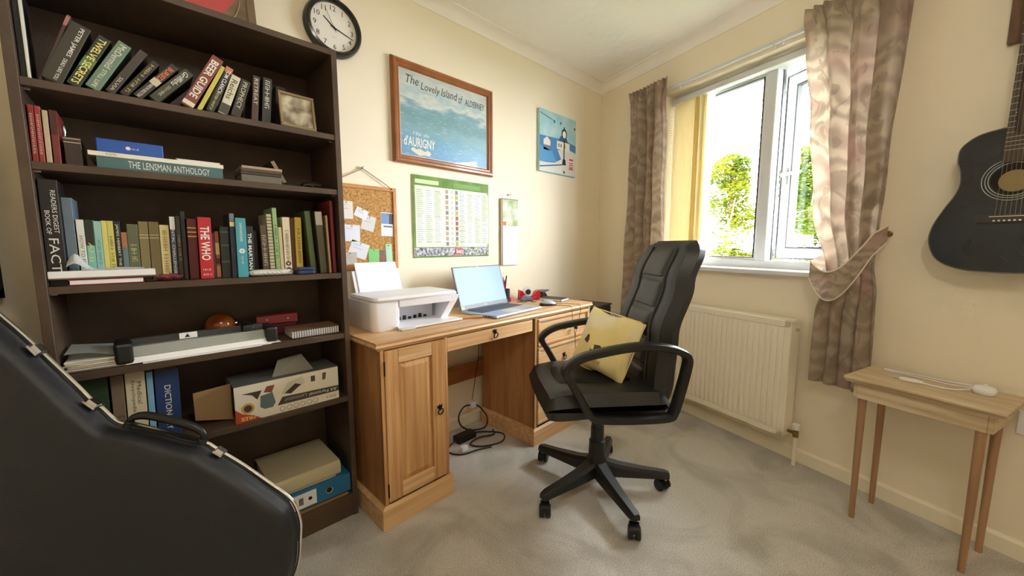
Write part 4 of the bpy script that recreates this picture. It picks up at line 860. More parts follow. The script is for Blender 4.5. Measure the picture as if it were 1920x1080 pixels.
# long centre drawer
dr = bpy.data.objects.new('drawer', None); COL.objects.link(dr); dr.parent = t.e
t.part('drawer_front', B_(LX1+.003, RX0-.018, BY+.001, BY+.018, .660, .722, .002), PINEX, parent=dr); ring_pull(dr, -1.662, BY+.001, .698)
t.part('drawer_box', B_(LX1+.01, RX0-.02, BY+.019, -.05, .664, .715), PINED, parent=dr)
t.part('back_rail', B_(LX1, RX0, -.030, -.014, .31, .41, .001), mat('dark_pine', srgb(150, 92, 50), .5, var=.15, scale=5, stretch=(1, 8, 14)))
# three drawers of the right pedestal
zz = .720
for k, hgt in enumerate((.155, .200, .235)):
    z1, z0 = zz, zz-hgt; zz = z0-.008
    d_ = bpy.data.objects.new('drawer', None); COL.objects.link(d_); d_.parent = t.e
    x0, x1 = RX0+.020, RX1-.020
    t.part('drawer_front', B_(x0, x1, BY, BY+.014, z0, z1, .001), PINEX, parent=d_)
    bm = nb(); m_ = .018
    for q in ((x0, x1, z0, z0+m_), (x0, x1, z1-m_, z1), (x0, x0+m_, z0+m_, z1-m_), (x1-m_, x1, z0+m_, z1-m_)): box(bm, q[0], q[1], BY-.012, BY, q[2], q[3], .004, 2)
    t.part('moulding', bm, PINEX, parent=d_, kind='stuff'); ring_pull(d_, (x0+x1)/2, BY, (z0+z1)/2+.008)
    t.part('divider', B_(x0-.004, x1+.004, BY-.002, BY+.01, z0-.0075, z0-.0005), PINEX)
# black drawer tower between the desk and the window wall
t = T('drawer_tower', 'low black two-drawer storage unit between the desk and the curtain', 'storage drawers', 'D', (-.60, -.2, 0))
BLKU = mat('black_brown_laminate', srgb(44, 40, 38), .45)
ux0, ux1, uf, ub, uh = -.745, -.455, -.40, -.15, .708
t.part('carcass', B_(ux0, ux1, uf+.008, ub, 0, uh-.012, .001), BLKU); t.part('top', B_(ux0-.004, ux1+.004, uf-.004, ub+.002, uh-.0115, uh, .003, 2), BLKU)
for k in range(5):
    z1 = uh-.02-k*.134; z0 = z1-.128
    o = t.part('drawer', B_(ux0+.004, ux1-.004, uf, uf+.0078, z0, z1, .003), BLKU)
    bm = nb(); tube(bm, [( (ux0+ux1)/2+.035*math.cos(a), uf-.001, z1-.035+.010*math.sin(a)) for a in [2*PI*i/18 for i in range(18)]], .0025, 6, True); t.part('grip_rim', bm, BLKP, parent=o)
    bm = nb(); prism(bm, [((ux0+ux1)/2+.034*math.cos(a), z1-.035+.0095*math.sin(a)) for a in [2*PI*i/18 for i in range(18)]], -.0006, 'y', uf); t.part('grip_hole', bm, flat((.004, .004, .004), .9), parent=o)

# ------------------------------------------------------------------ printer
DT = .7605
t = T('printer', 'white all-in-one inkjet printer standing on the desk beside the bookcase', 'printer', 'D', (-2.0, -.165, DT), (0, 0, 0), own=True)
PW = mat('printer_white', srgb(236, 236, 242), .35); PG = mat('printer_grey', srgb(206, 208, 216), .4)
hw, y0, y1 = .213, -.135, .135
def rr(x0, x1, a, b, r, n=5, inset=0):
    x0 += inset; x1 -= inset; a += inset; b -= inset; pts = []
    for cx, cy, s in ((x1-r, b-r, 0), (x0+r, b-r, 1), (x0+r, a+r, 2), (x1-r, a+r, 3)):
        for k in range(n+1):
            q = PI/2*(s+k/n); pts.append((cx+r*math.cos(q), cy+r*math.sin(q)))
    return pts
def stack(bm, layers):          # layers of (poly, z): a closed loft
    R = [[bm.verts.new((x, y, z)) for x, y in p] for p, z in layers]; n = len(R[0])
    for A, C_ in zip(R, R[1:]):
        for k in range(n): bm.faces.new((A[k], A[(k+1) % n], C_[(k+1) % n], C_[k]))
    bm.faces.new(R[0][::-1]); bm.faces.new(R[-1]); return bm
bm = nb()
# body in three blocks round the paper opening
sx = -.075
stack(bm, [(rr(-hw+.012, sx, y0+.012, y1, .03), 0), (rr(-hw+.004, sx, y0+.002, y1, .03), .03), (rr(-hw, sx, y0, y1, .03), .10), (rr(-hw, sx, y0, y1, .03), .128)])
box(bm, sx-.03, hw-.012, .02, y1, 0, .128, .004)
hexa(bm, [(hw-.075, y0+.03, 0), (hw-.035, y0+.03, 0), (hw-.01, y1, 0), (hw-.03, y1, 0), (hw-.03, y0-.015, .115), (hw+.012, y0-.015, .115), (hw, y1, .115), (hw-.03, y1, .115)])
hexa(bm, [(sx-.01, y0, .098), (hw-.005, y0-.012, .098), (hw, y0+.06, .098), (sx-.01, y0+.06, .098), (sx-.01, y0-.001, .128), (hw+.012, y0-.018, .128), (hw+.0, y1-.02, .128), (sx-.01, y1-.02, .128)])
t.part('body', bm, PW, smooth=True)
bm = nb(); stack(bm, [(rr(-hw+.012, hw+.008, y0-.008, y1-.03, .022), .1285), (rr(-hw+.006, hw+.012, y0-.014, y1-.026, .022), .136), (rr(-hw+.012, hw+.006, y0-.006, y1-.03, .022), .147), (rr(-hw+.05, hw-.03, y0+.03, y1-.06, .022), .1505)]); t.part('scanner_lid', bm, PW, smooth=True)
bm = nb(); box(bm, sx, hw-.06, -.03, .0195, .004, .10, .002); t.part('inner_panel', bm, PG)
bm = nb()
for k in range(7): box(bm, sx+.005+k*.028, sx+.022+k*.028, -.034, -.0305, .018, .03+.004*(k % 3), .001)
t.part('feed_rollers', bm, BLKP, kind='stuff')
bm = nb(); hexa(bm, [(sx-.035, y0-.035, .004), (hw+.018, y0-.035, .004), (hw-.05, -.03, .012), (sx+.002, -.03, .012), (sx-.035, y0-.035, .012), (hw+.018, y0-.035, .012), (hw-.05, -.03, .018), (sx+.002, -.03, .018)]); o = t.part('output_tray', bm, PW)
t.part('tray_stop', B_(sx-.03, sx+.04, y0-.045, y0-.030, .0, .011, .003), PG, parent=o)
bm = text_bm('hp DeskJet', .05, .008); bm.free()
bm = text_bm('~7', .035, .005); put(bm, (-.115, y0-.0008, .118), (1, 0, 0), (0, 0, 1)); t.part('model_lettering', bm, PG)
bm = text_bm('~5', .03, .006); put(bm, (.1, .04, .1515), (1, 0, 0), (0, 1, 0)); t.part('logo', bm, PG)
ang = math.radians(-20)
def pt(x0, x1, h0, h1, dy, th): bm = nb(); box(bm, x0, x1, dy, dy+th, h0, h1, .001); return xf(bm, Matrix.Translation((0, y1-.028, .128)) @ Matrix.Rotation(ang, 4, 'X'))
t.part('paper_support', pt(-.165, .075, 0, .125, .004, .004), PW)
single('printer_paper', xf(pt(-.148, .065, .0, .162, 0, .0018), Matrix.Translation((0, 0, .002))), mat('blue_white_paper', srgb(236, 238, 248), .8), 'stack of blank paper standing in the printer feed', 'paper', 'D', (-2.0, -.165, DT), own=True)
# ------------------------------------------------------------------ laptop
t = T('laptop', 'open silver laptop with a lit blank screen on the desk', 'laptop', 'D', (-1.452, -.293, DT), (0, 0, math.radians(5.5)), own=True)
ALU = mat('laptop_silver', srgb(176, 180, 188), .35, metal=.6); KEY = mat('laptop_keys', srgb(70, 74, 82), .5)
lw, ld = .198, .127
bm = nb(); box(bm, -lw, lw, -ld, ld, .002, .015, .003, 2); t.part('base', bm, ALU)
bm = nb(); box(bm, -lw+.022, lw-.022, -.012, .105, .0151, .0155); t.part('key_well', bm, flat(C(120, 124, 132), .4))
bm = nb()
for r in range(6):
    nk = 15
    for k in range(nk):
        x = -lw+.026+k*(2*lw-.052)/nk; w_ = (2*lw-.052)/nk-.003
        if r == 5 and 3 < k < 8: w_ += .003
        y = .101-r*.0190; box(bm, x, x+w_, y-.0158, y, .0156, .0172)
t.part('keys', bm, KEY, kind='stuff')
t.part('touchpad', B_(-.06, .045, -.112, -.03, .0151, .0154), flat(C(196, 199, 206), .3))
t.part('sticker', B_(.085, .155, -.100, -.075, .0151, .0153), flat(C(140, 150, 170), .4))
for x in (-.1, -.09, -.078, -.062): t.part('port', B_(-lw-.0004, -lw+.001, x, x+.008, .006, .010), BLKP)
A = math.radians(-17)
mt = Matrix.Translation((0, ld-.004, .014)) @ Matrix.Rotation(A, 4, 'X')
def lp(name, bm, m, parent=None): return t.part(name, xf(bm, mt), m, parent=parent)
lid = lp('lid', B_(-lw, lw, .0, .007, .0, .242, .003, 2), flat(C(88, 92, 100), .4))
SCR = mat('lit_screen', (.20, .32, .52), .3, emit=.75, spec=.2); SCR.node_tree.nodes['Principled BSDF'].inputs['Base Color'].default_value = (.02, .02, .025, 1)
lp('screen', B_(-lw+.008, lw-.008, -.0008, 0, .026, .234), SCR, lid)
bm = text_bm('~4', .022, .005); put(bm, (0, -.0006, .014), (1, 0, 0), (0, 0, 1)); lp('logo', bm, flat(wht), lid)
lp('webcam', lathe(nb(), [(.0018, .0), (.0018, -.0008), (0, -.0009)], (0, 0, .238), 8, 'y'), CHROME, lid)
lp('sticker', B_(-lw+.004, -lw+.028, -.0006, 0, .004, .02), flat(C(206, 206, 120), .5), lid)
bm = nb(); cyl(bm, (-.15, ld-.004, .013), (.15, ld-.004, .013), .005, 10); t.part('hinge', bm, flat(C(60, 62, 66), .4))
# ------------------------------------------------------------------ small things on the desk
t = T('computer_mouse', 'silver and black computer mouse at the front of the desk', 'mouse', 'D', (-1.115, -.345, DT), (0, 0, math.radians(-35)), own=True)
def MO(u, v):
    a = 2*PI*u; r = math.sin(PI*v/2); z = .034*math.cos(PI*v/2)**.8
    return (.054*r*math.cos(a), .031*r*math.sin(a)*(1-.12*math.cos(a)), z*(1-.18*math.cos(a)*r)+.001)
bm = nb(); grid(bm, 24, 9, lambda u, v: MO(u, v*.8), True); bmesh.ops.remove_doubles(bm, verts=bm.verts[:], dist=1e-5); t.part('shell', bm, flat(C(186, 188, 190), .3, metal=.3), smooth=True)
bm = nb(); grid(bm, 24, 4, lambda u, v: MO(u, .8+.2*v), True); t.part('base', bm, BLKP, smooth=True)
bm = nb(); cyl(bm, (-.03, -.004, .027), (-.03, .004, .027), .008, 12); t.part('wheel', bm, BLKP)
def wD(x, y, z): return Vector((x, y, z))
bm = nb(); tube(bm, smooth_pts([(-1.10, -.385, .765), (-1.075, -.43, .764), (-1.055, -.468, .763), (-1.05, -.476, .735), (-1.045, -.478, .66), (-1.03, -.482, .62), (-1.02, -.482, .54), (-1.01, -.482, .42), (-1.0, -.482, .30)], 6), .0016, 6)
tube(bm, smooth_pts([(-1.06, -.36, .765), (-1.01, -.38, .764), (-.975, -.45, .764), (-.965, -.472, .762), (-.965, -.478, .73), (-.985, -.48, .66), (-1.02, -.482, .58), (-1.015, -.482, .5), (-1.0, -.482, .30)], 6), .0016, 6)
t = T('mouse_cable', 'thin dark cable hanging over the front edge of the desk', 'cable', 'D', (-1.03, -.478, .76))
t.part('cable', bm, CABLE); t.part('cable_tie', lathe(nb(), [(.009, -.008), (.011, 0), (.009, .008)], (-1.012, -.481, .628), 10), BLKP)
t = T('tape_dispenser', 'red desktop tape dispenser with a roll of tape', 'tape dispenser', 'D', (-1.0, -.09, DT), (0, 0, math.radians(-28)), own=True)
bm = nb(); prism(bm, [(-.075, 0), (.075, 0), (.07, .058), (.06, .062), (.045, .056), (.02, .028), (-.005, .02), (-.035, .034), (-.058, .062), (-.072, .066)], .05, 'y', -.025); t.part('body', bm, RED)
bm = nb(); lathe(bm, [(.018, -.011), (.034, -.011), (.034, .011), (.018, .011)], (-.012, 0, .052), 24, 'y'); t.part('tape_roll', bm, flat(C(226, 228, 230), .25), smooth=True)
bm = nb(); lathe(bm, [(.017, -.014), (.0185, -.014), (.0185, .014), (.017, .014)], (-.012, 0, .052), 20, 'y'); t.part('hub', bm, BLKP)
t.part('cutter', B_(.058, .072, -.02, .02, .060, .066), STEEL)
t = T('stapler', 'small grey-blue stapler in front of the tape dispenser', 'stapler', 'D', (-1.075, -.135, DT), (0, 0, math.radians(-35)), own=True)
bm = nb(); prism(bm, [(-.035, .006), (.038, .006), (.036, .02), (.015, .034), (-.015, .038), (-.034, .026)], .022, 'y', -.011); t.part('arm', bm, flat(C(130, 138, 160), .35)); t.part('base', B_(-.04, .042, -.012, .012, 0, .006, .002), flat(C(40, 52, 110), .4))
t = T('spectacles', 'pair of spectacles lying folded on the desk behind the laptop', 'spectacles', 'D', (-1.13, -.20, DT), (0, 0, math.radians(-25)), own=True)
for s in (-1, 1):
    bm = nb(); tube(bm, [(s*.034+.025*math.cos(a), -.002, .021+.018*math.sin(a)) for a in [2*PI*k/20 for k in range(20)]], .0015, 6, True); t.part('rim', bm, flat(C(60, 70, 100), .3))
    bm = nb(); prism(bm, [(s*.034+.024*math.cos(a), .021+.0175*math.sin(a)) for a in [2*PI*k/20 for k in range(20)]], .001, 'y', -.0025); t.part('lens', bm, GLASS)
    bm = nb(); tube(bm, smooth_pts([(s*.06, 0, .028), (s*.045, .02, .02), (-s*.04, .035+.01*s, .004), (-s*.06, .04+.01*s, .003)], 5), .0015, 6); t.part('temple', bm, flat(C(60, 56, 52), .3))
bm = nb(); tube(bm, [(-.009, -.002, .026), (0, -.003, .029), (.009, -.002, .026)], .0015, 6); t.part('bridge', bm, flat(C(60, 70, 100), .3))
t = T('notebook', 'dark slim notebook lying at the right of the desk', 'notebook', 'D', (-.905, -.225, DT), (0, 0, math.radians(12)), own=True)
t.part('cover', B_(-.055, .055, -.085, .085, .013, .0145), flat(C(58, 50, 52), .5)); t.part('cover', B_(-.055, .055, -.085, .085, 0, .0015), flat(C(58, 50, 52), .5)); t.part('pages', B_(-.053, .053, -.083, .083, .002, .0125), PAPER)
t = T('hole_punch', 'black two-hole punch beside the red tape dispenser', 'hole punch', 'D', (-.865, -.075, DT), (0, 0, math.radians(15)), own=True)
t.part('base', B_(-.055, .055, -.03, .03, 0, .012, .003), BLKP)
bm = nb(); prism(bm, [(-.03, .012), (.012, .012), (.022, .03), (.012, .036), (-.02, .03)], .09, 'x', -.045); t.part('body', bm, BLKP)
bm = nb(); hexa(bm, [(-.052, -.045, .040), (.052, -.045, .044), (.052, .022, .042), (-.052, .022, .038), (-.05, -.043, .047), (.05, -.043, .052), (.05, .02, .05), (-.05, .02, .045)]); t.part('lever', bm, flat(C(70, 74, 78), .35))
bm = nb(); cyl(bm, (-.045, .012, .036), (.045, .012, .036), .006, 10); t.part('pivot', bm, STEEL)
t = T('pen_pot', 'black pen pot behind the laptop screen', 'pen pot', 'D', (-1.205, -.062, DT), own=True)
bm = nb(); lathe(bm, [(.030, 0), (.033, .085), (.031, .085), (.028, .004), (0, .004)], (0, 0, 0), 20); t.part('pot', bm, flat(C(30, 30, 32), .4), smooth=True)
for k, (a, ln, c, lb) in enumerate(((.4, .14, (46, 46, 48), 'black pen leaning left in the pen pot'), (2.2, .15, (150, 156, 160), 'silver pen in the pen pot'), (4.0, .13, (196, 40, 52), 'red pen in the pen pot'), (5.2, .16, (32, 32, 34), 'long dark pen leaning right in the pen pot'))):
    d = Vector((math.cos(a)*.15, math.sin(a)*.10, 1)).normalized(); p = Vector((-1.205, -.062, DT+.0055))+Vector((-math.cos(a)*.008, -math.sin(a)*.008, 0))
    bm = nb(); cyl(bm, p, p+d*ln, .0042, 8); cyl(bm, p+d*ln, p+d*(ln+.01), .0042, 8, .001)
    o = single('pen', bm, flat(C(*c), .35), lb, 'pen', 'D', (p.x, p.y, p.z), group='pens in the pot')
t = T('eraser', 'small red rubber beside the pen pot', 'rubber', 'D', (-1.15, -.06, DT), own=True); t.part('rubber', B_(-.012, .012, -.015, .015, 0, .024, .003, 2), RED); t.part('sleeve', B_(-.0125, .0125, -.0155, .005, -.0, .0245), flat(C(220, 90, 100), .5))
t = T('wooden_spatula', 'tan wooden spatula lying between the printer and the laptop', 'spatula', 'D', (-1.735, -.335, DT), (0, 0, math.radians(-12)), own=True)
bm = nb(); tube(bm, smooth_pts([(-.06, .02, .007), (-.02, .01, .008), (.03, 0, .008), (.075, -.012, .008)], 5), [.006]*5+[.0065]*5+[.0075]*5+[.007], 8); t.part('handle', bm, flat(C(196, 154, 112), .5), smooth=True)
bm = nb(); tube(bm, [(-.06, .04, .0065), (.06, .02, .0065)], .0062, 8); t.part('second_handle', bm, flat(C(186, 142, 98), .5), smooth=True)
t.part('green_sheet', B_(-.07, .02, .045, .085, 0, .001), flat(C(186, 206, 150), .7))
# ------------------------------------------------------------------ leads under the desk
t = T('power_leads', 'tangle of black leads and a power brick under the desk', 'cables', 'D', (-1.55, -.12, 0))
bm = nb(); box(bm, -1.66, -1.53, -.15, -.09, .0, .038, .006, 2); t.part('power_brick', bm, BLKP)
for k, pts in enumerate(([(-1.53, -.12, .02), (-1.45, -.16, .01), (-1.40, -.24, .006), (-1.47, -.30, .006), (-1.58, -.26, .006), (-1.62, -.2, .01), (-1.55, -.19, .02), (-1.45, -.21, .01), (-1.41, -.16, .008)],
    [(-1.47, -.05, .15), (-1.54, -.05, .16), (-1.59, -.06, .12), (-1.58, -.07, .06), (-1.52, -.09, .02), (-1.44, -.12, .02), (-1.40, -.10, .06), (-1.42, -.06, .12), (-1.46, -.045, .15)],
    [(-1.66, -.12, .02), (-1.75, -.16, .008), (-1.72, -.24, .006), (-1.62, -.27, .006), (-1.55, -.3, .006)])):
    bm = nb(); tube(bm, smooth_pts(pts, 7), .0045, 7); t.part('lead', bm, CABLE, smooth=True)
bm = nb(); tube(bm, smooth_pts([(-1.405, -.04, .64), (-1.41, -.035, .45), (-1.44, -.035, .3), (-1.47, -.04, .18)], 7), .0022, 6); t.part('thin_lead', bm, CABLE)
t.part('plug', B_(-1.495, -1.455, -.065, -.03, .135, .175, .006, 2), WHITEP); t.part('plug', B_(-1.70, -1.66, -.235, -.205, .004, .034, .006, 2), WHITEP)
# ================================================================== things on the left wall
t = T('wall_clock', 'round black-rimmed wall clock with white face above the bookcase', 'clock', 'L', (-2.176, -.004, 2.078), own=True)
R = .122
bm = nb(); lathe(bm, [(R, 0), (R, -.022), (R-.006, -.034), (R-.016, -.037), (R-.023, -.030), (R-.024, -.016)], (0, 0, 0), 56, 'y'); t.part('rim', bm, mat('clock_rim', srgb(36, 30, 28), .18), smooth=True)
bm = nb(); cyl(bm, (0, -.010, 0), (0, -.0168, 0), R-.0236, 48); t.part('face', bm, flat(C(236, 232, 224), .5))
for k in range(1, 13):
    a = PI/2-k*PI/6; b = text_bm(str(k), None, .021); put(b, (.079*math.cos(a), -.0172, .079*math.sin(a)), (1, 0, 0), (0, 0, 1)); t.part('numeral', b, BLKP)
def hand(name, a, l0, l1, w, y):
    d = Vector((math.sin(a), 0, math.cos(a))); n = Vector((math.cos(a), 0, -math.sin(a))); bm = nb()
    hexa(bm, [d*l0-n*w+Vector((0, y, 0)), d*l0+n*w+Vector((0, y, 0)), d*l1+n*w*.5+Vector((0, y, 0)), d*l1-n*w*.5+Vector((0, y, 0))]+[p+Vector((0, -.001, 0)) for p in (d*l0-n*w, d*l0+n*w, d*l1+n*w*.5, d*l1-n*w*.5)] if False else [d*l0-n*w+Vector((0, y, 0)), d*l0+n*w+Vector((0, y, 0)), d*l1+n*w*.5+Vector((0, y, 0)), d*l1-n*w*.5+Vector((0, y, 0)), d*l0-n*w+Vector((0, y-.001, 0)), d*l0+n*w+Vector((0, y-.001, 0)), d*l1+n*w*.5+Vector((0, y-.001, 0)), d*l1-n*w*.5+Vector((0, y-.001, 0))])
    bmesh.ops.recalc_face_normals(bm, faces=bm.faces[:]); t.part(name, bm, BLKP)
hand('hour_hand', math.radians(-51), -.012, .055, .0035, -.0175); hand('minute_hand', math.radians(107), -.015, .086, .0026, -.0188); hand('second_hand', math.radians(-26), -.02, .08, .0007, -.0202)
bm = nb(); cyl(bm, (0, -.017, 0), (0, -.022, 0), .004, 12); t.part('centre_cap', bm, BLKP)
bm = text_bm('~5', .018, .0035); put(bm, (0, -.0172, -.040), (1, 0, 0), (0, 0, 1)); t.part('maker_mark', bm, flat(C(130, 126, 120)))
GLASSP = glass_mat('picture_glass')
# framed travel poster
t = T('framed_poster', 'wooden framed sea poster lettered The Lovely Island of Alderney', 'picture', 'L', (-1.5715, -.0015, 1.549), own=True)
W_, H_ = .67, .511; hw = W_/2
def frame_parts(t, hw, H, w, d, m, name='frame'):
    prof = [(0, 0), (0, -d*.55), (w*.18, -d*.95), (w*.42, -d), (w*.62, -d*.72), (w*.82, -d*.78), (w, -d*.5), (w, 0)]
    for s in range(4):
        bm = nb(); ln = (2*hw, H)[s % 2]
        A = [bm.verts.new((-ln/2+i, y, i)) for i, y in prof]; C_ = [bm.verts.new((ln/2-i, y, i)) for i, y in prof]; n = len(prof)
        for k in range(n): bm.faces.new((A[k], A[(k+1) % n], C_[(k+1) % n], C_[k]))
        bm.faces.new(A[::-1]); bm.faces.new(C_); bmesh.ops.recalc_face_normals(bm, faces=bm.faces[:])
        q = (Matrix.Identity(4), Matrix.Translation((hw, 0, H/2)) @ Matrix.Rotation(-PI/2, 4, 'Y'), Matrix.Translation((0, 0, H)) @ Matrix.Rotation(PI, 4, 'Y'), Matrix.Translation((-hw, 0, H/2)) @ Matrix.Rotation(PI/2, 4, 'Y'))[s]
        xf(bm, q); t.part(name, bm, m)
FRW = mat('chestnut_frame', srgb(150, 92, 52), .35, var=.15, scale=6, stretch=(2, 2, 2), coat=.3)
frame_parts(t, hw, H_, .042, .026, FRW)
def sea_mat():
    m = bpy.data.materials.new('sea_poster_print'); m.use_nodes = True; nt = m.node_tree; N = nt.nodes; L = nt.links; b = N['Principled BSDF']; b.inputs['Roughness'].default_value = .4
    tc = N.new('ShaderNodeTexCoord'); sp = N.new('ShaderNodeSeparateXYZ'); L.new(tc.outputs['Object'], sp.inputs[0])
    nz = N.new('ShaderNodeTexNoise'); nz.inputs['Scale'].default_value = 9; nz.inputs['Detail'].default_value = 5
    mp = N.new('ShaderNodeMapping'); mp.inputs['Scale'].default_value = (1, 1, 2.6); L.new(tc.outputs['Object'], mp.inputs[0]); L.new(mp.outputs[0], nz.inputs['Vector'])
    ml = N.new('ShaderNodeMath'); ml.operation = 'MULTIPLY_ADD'; ml.inputs[1].default_value = .22; L.new(nz.outputs['Fac'], ml.inputs[0]); L.new(sp.outputs['Z'], ml.inputs[2])
    mr = N.new('ShaderNodeMapRange'); mr.inputs[1].default_value = .12; mr.inputs[2].default_value = .60; L.new(ml.outputs[0], mr.inputs[0])
    rp = N.new('ShaderNodeValToRGB'); cr = rp.color_ramp; cr.elements[0].position = 0; cr.elements[0].color = (*srgb(92, 150, 196), 1); cr.elements[1].position = 1; cr.elements[1].color = (*srgb(176, 190, 190), 1)
    for p, c in ((.22, (104, 160, 192)), (.38, (126, 168, 176)), (.5, (108, 152, 160)), (.6, (124, 164, 176)), (.68, (206, 210, 202)), (.76, (168, 192, 196)), (.86, (202, 208, 202))):
        e = cr.elements.new(p); e.color = (*srgb(*c), 1)
    L.new(mr.outputs[0], rp.inputs[0])
    w = N.new('ShaderNodeTexNoise'); w.inputs['Scale'].default_value = 26; mp2 = N.new('ShaderNodeMapping'); mp2.inputs['Scale'].default_value = (1, 1, 7); L.new(tc.outputs['Object'], mp2.inputs[0]); L.new(mp2.outputs[0], w.inputs['Vector'])
    r2 = N.new('ShaderNodeValToRGB'); r2.color_ramp.elements[0].position = .62; r2.color_ramp.elements[1].position = .74; L.new(w.outputs['Fac'], r2.inputs[0])
    mu = N.new('ShaderNodeMath'); mu.operation = 'MULTIPLY'; mu.inputs[1].default_value = .5; L.new(r2.outputs[0], mu.inputs[0])
    mx = N.new('ShaderNodeMix'); mx.data_type = 'RGBA'; mx.inputs['B'].default_value = (*srgb(226, 234, 230), 1); L.new(mu.outputs[0], mx.inputs['Factor']); L.new(rp.outputs[0], mx.inputs['A']); L.new(mx.outputs['Result'], b.inputs['Base Color'])
    return m
t.part('print', B_(-hw+.03, hw-.03, -.008, -.003, .03, H_-.03), sea_mat())
i0 = .043
bm = nb()
for a in ((-hw+i0, hw-i0, i0, i0+.003), (-hw+i0, hw-i0, H_-i0-.003, H_-i0), (-hw+i0, -hw+i0+.003, i0, H_-i0), (hw-i0-.003, hw-i0, i0, H_-i0)): box(bm, a[0], a[1], -.0095, -.008, a[2], a[3])
t.part('mount_edge', bm, flat(C(226, 214, 186)))
INK = flat(C(46, 40, 36), .5)
for s, ln, hh, x, z in (('The', .075, .042, -.215, .425), ('Lovely', .12, .05, -.105, .405), ('Island', .11, .042, .018, .412), ('of', .03, .045, .095, .405), ('ALDERNEY', .15, .036, .2, .400)):
    bm = text_bm(s, ln, hh, shear=.25); put(bm, (x, -.0086, z), (1, 0, 0), (0, 0, 1)); t.part('lettering', bm, INK)
bm = text_bm("l'Ile de", .10, .018, shear=.2); put(bm, (-.17, -.0086, .162), (1, 0, 0), (0, 0, 1)); t.part('lettering', bm, flat(C(216, 226, 226)))
bm = text_bm("d'AURIGNY", .19, .05, bold=.02); put(bm, (-.178, -.0086, .118), (1, 0, 0), (0, 0, 1)); t.part('lettering', bm, flat(C(232, 230, 214)))
bm = nb(); prism(bm, [(-.235, .075), (-.22, .09), (-.2, .08), (-.18, .087), (-.15, .075), (-.125, .083), (-.11, .072), (-.12, .055), (-.15, .058), (-.18, .05), (-.21, .062)], -.0005, 'y', -.0081); t.part('island_map', bm, flat(C(224, 214, 190)))
t.part('glass', B_(-hw+.036, hw-.036, -.0108, -.0100, .036, H_-.036), GLASSP)
# cork board with pinned papers
t = T('cork_board', 'cork notice board in a pine frame beside the bookcase', 'notice board', 'L', (-2.05, -.0015, 1.008), own=True)
cw, ch_ = .148, .405
t.part('cork', B_(-cw-.02, cw-.01, -.010, -.003, .01, ch_-.01), CORK)
for nm, a in (('frame', (-cw-.03, cw, 0, .018)), ('frame', (-cw-.03, cw, ch_-.018, ch_)), ('frame', (cw-.018, cw, .018, ch_-.018)), ('frame', (-cw-.03, -cw-.012, .018, ch_-.018))): t.part(nm, B_(a[0], a[1], -.017, 0, a[2], a[3], .001), ORANGEW)
bm = nb(); tube(bm, [(.12, -.012, ch_-.002), (.1, -.01, ch_+.012), (-.017, -.008, ch_+.078)], .0022, 6); tube(bm, [(-.017, -.008, ch_+.078), (-.15, -.01, ch_+.01), (-.16, -.012, ch_-.002)], .0022, 6); t.part('hanging_string', bm, flat(C(166, 140, 100), .9))
bm = nb(); lathe(bm, [(.004, 0), (.004, -.012), (.007, -.013), (.007, -.016), (0, -.017)], (-.017, 0, ch_+.082), 10, 'y'); t.part('nail', bm, STEEL)
bm = nb(); lathe(bm, [(.003, -.017), (.005, -.02), (.003, -.023)], (.122, 0, ch_-.006), 10, 'y'); t.part('screw_eye', bm, BRASS)
def pin_paper(label, cx, cz, w, h, ang, col, lines=0, extra=None, lay=0):
    y = -.0118-.0012*lay
    q = T('pinned_note', label, 'paper', 'L', (-2.05+cx, y, 1.008+cz), (0, math.radians(ang), 0), own=True, group='papers pinned to the cork board')
    q.part('sheet', B_(-w/2, w/2, -.0006, .0, -h/2, h/2), flat(C(*col), .8))
    for k in range(lines):
        q.part('writing', B_(-w*.36, w*(.05+.3*((k*7) % 5)/5), -.0009, -.0006, h*(.28-.2*k)-.0008, h*(.28-.2*k)+.0008), flat(C(150, 150, 160), .8))
    for a in (extra or ()): q.part('print', B_(a[0]*w, a[1]*w, -.0009, -.0006, a[2]*h, a[3]*h), flat(C(*a[4]), .6))
    bm = nb(); lathe(bm, [(.0025, -.0006), (.0025, -.004), (0, -.005)], (0, 0, h*.42), 8, 'y'); q.part('pin', bm, flat(C(60, 140, 90), .4))
pin_paper('creased white receipt pinned at the left of the cork board', -.105, .283, .06, .082, 0, (226, 222, 216), 2)
pin_paper('white card tilted beside the receipt with a green pin', -.036, .27, .062, .046, 24, (230, 232, 238), 2, lay=1)
pin_paper('grey-white note tilted under the green-pinned card', -.002, .225, .066, .072, 14, (218, 216, 214), 2)
pin_paper('plain white card pinned mid-left on the cork board', -.085, .175, .078, .078, 2, (226, 228, 240), 1)
pin_paper('card with a blue picture pinned by the board\'s right edge', .096, .222, .066, .118, 2, (226, 228, 232), 0, ((-.48, .1, .02, .47, (120, 150, 196)), (.12, .48, .02, .47, (70, 76, 86)), (-.3, .4, -.12, -.06, (90, 100, 130))))
pin_paper('white note tilted low on the cork board', -.055, .095, .09, .075, 20, (224, 226, 234), 2)
pin_paper('beige slip at the lower left of the cork board', -.098, .055, .062, .06, 0, (196, 188, 176), 2, lay=1)
pin_paper('bright green note pinned behind the printer paper', .018, .062, .055, .075, 2, (140, 206, 130), 0, lay=1)
pin_paper('brown leaflet pinned between the green notes', .068, .058, .036, .068, 0, (128, 108, 104), 0, ((-.3, .3, -.1, .05, (190, 80, 80)),))
pin_paper('pale green slip at the lower right of the cork board', .100, .072, .034, .105, -2, (178, 222, 190), 1, lay=1)
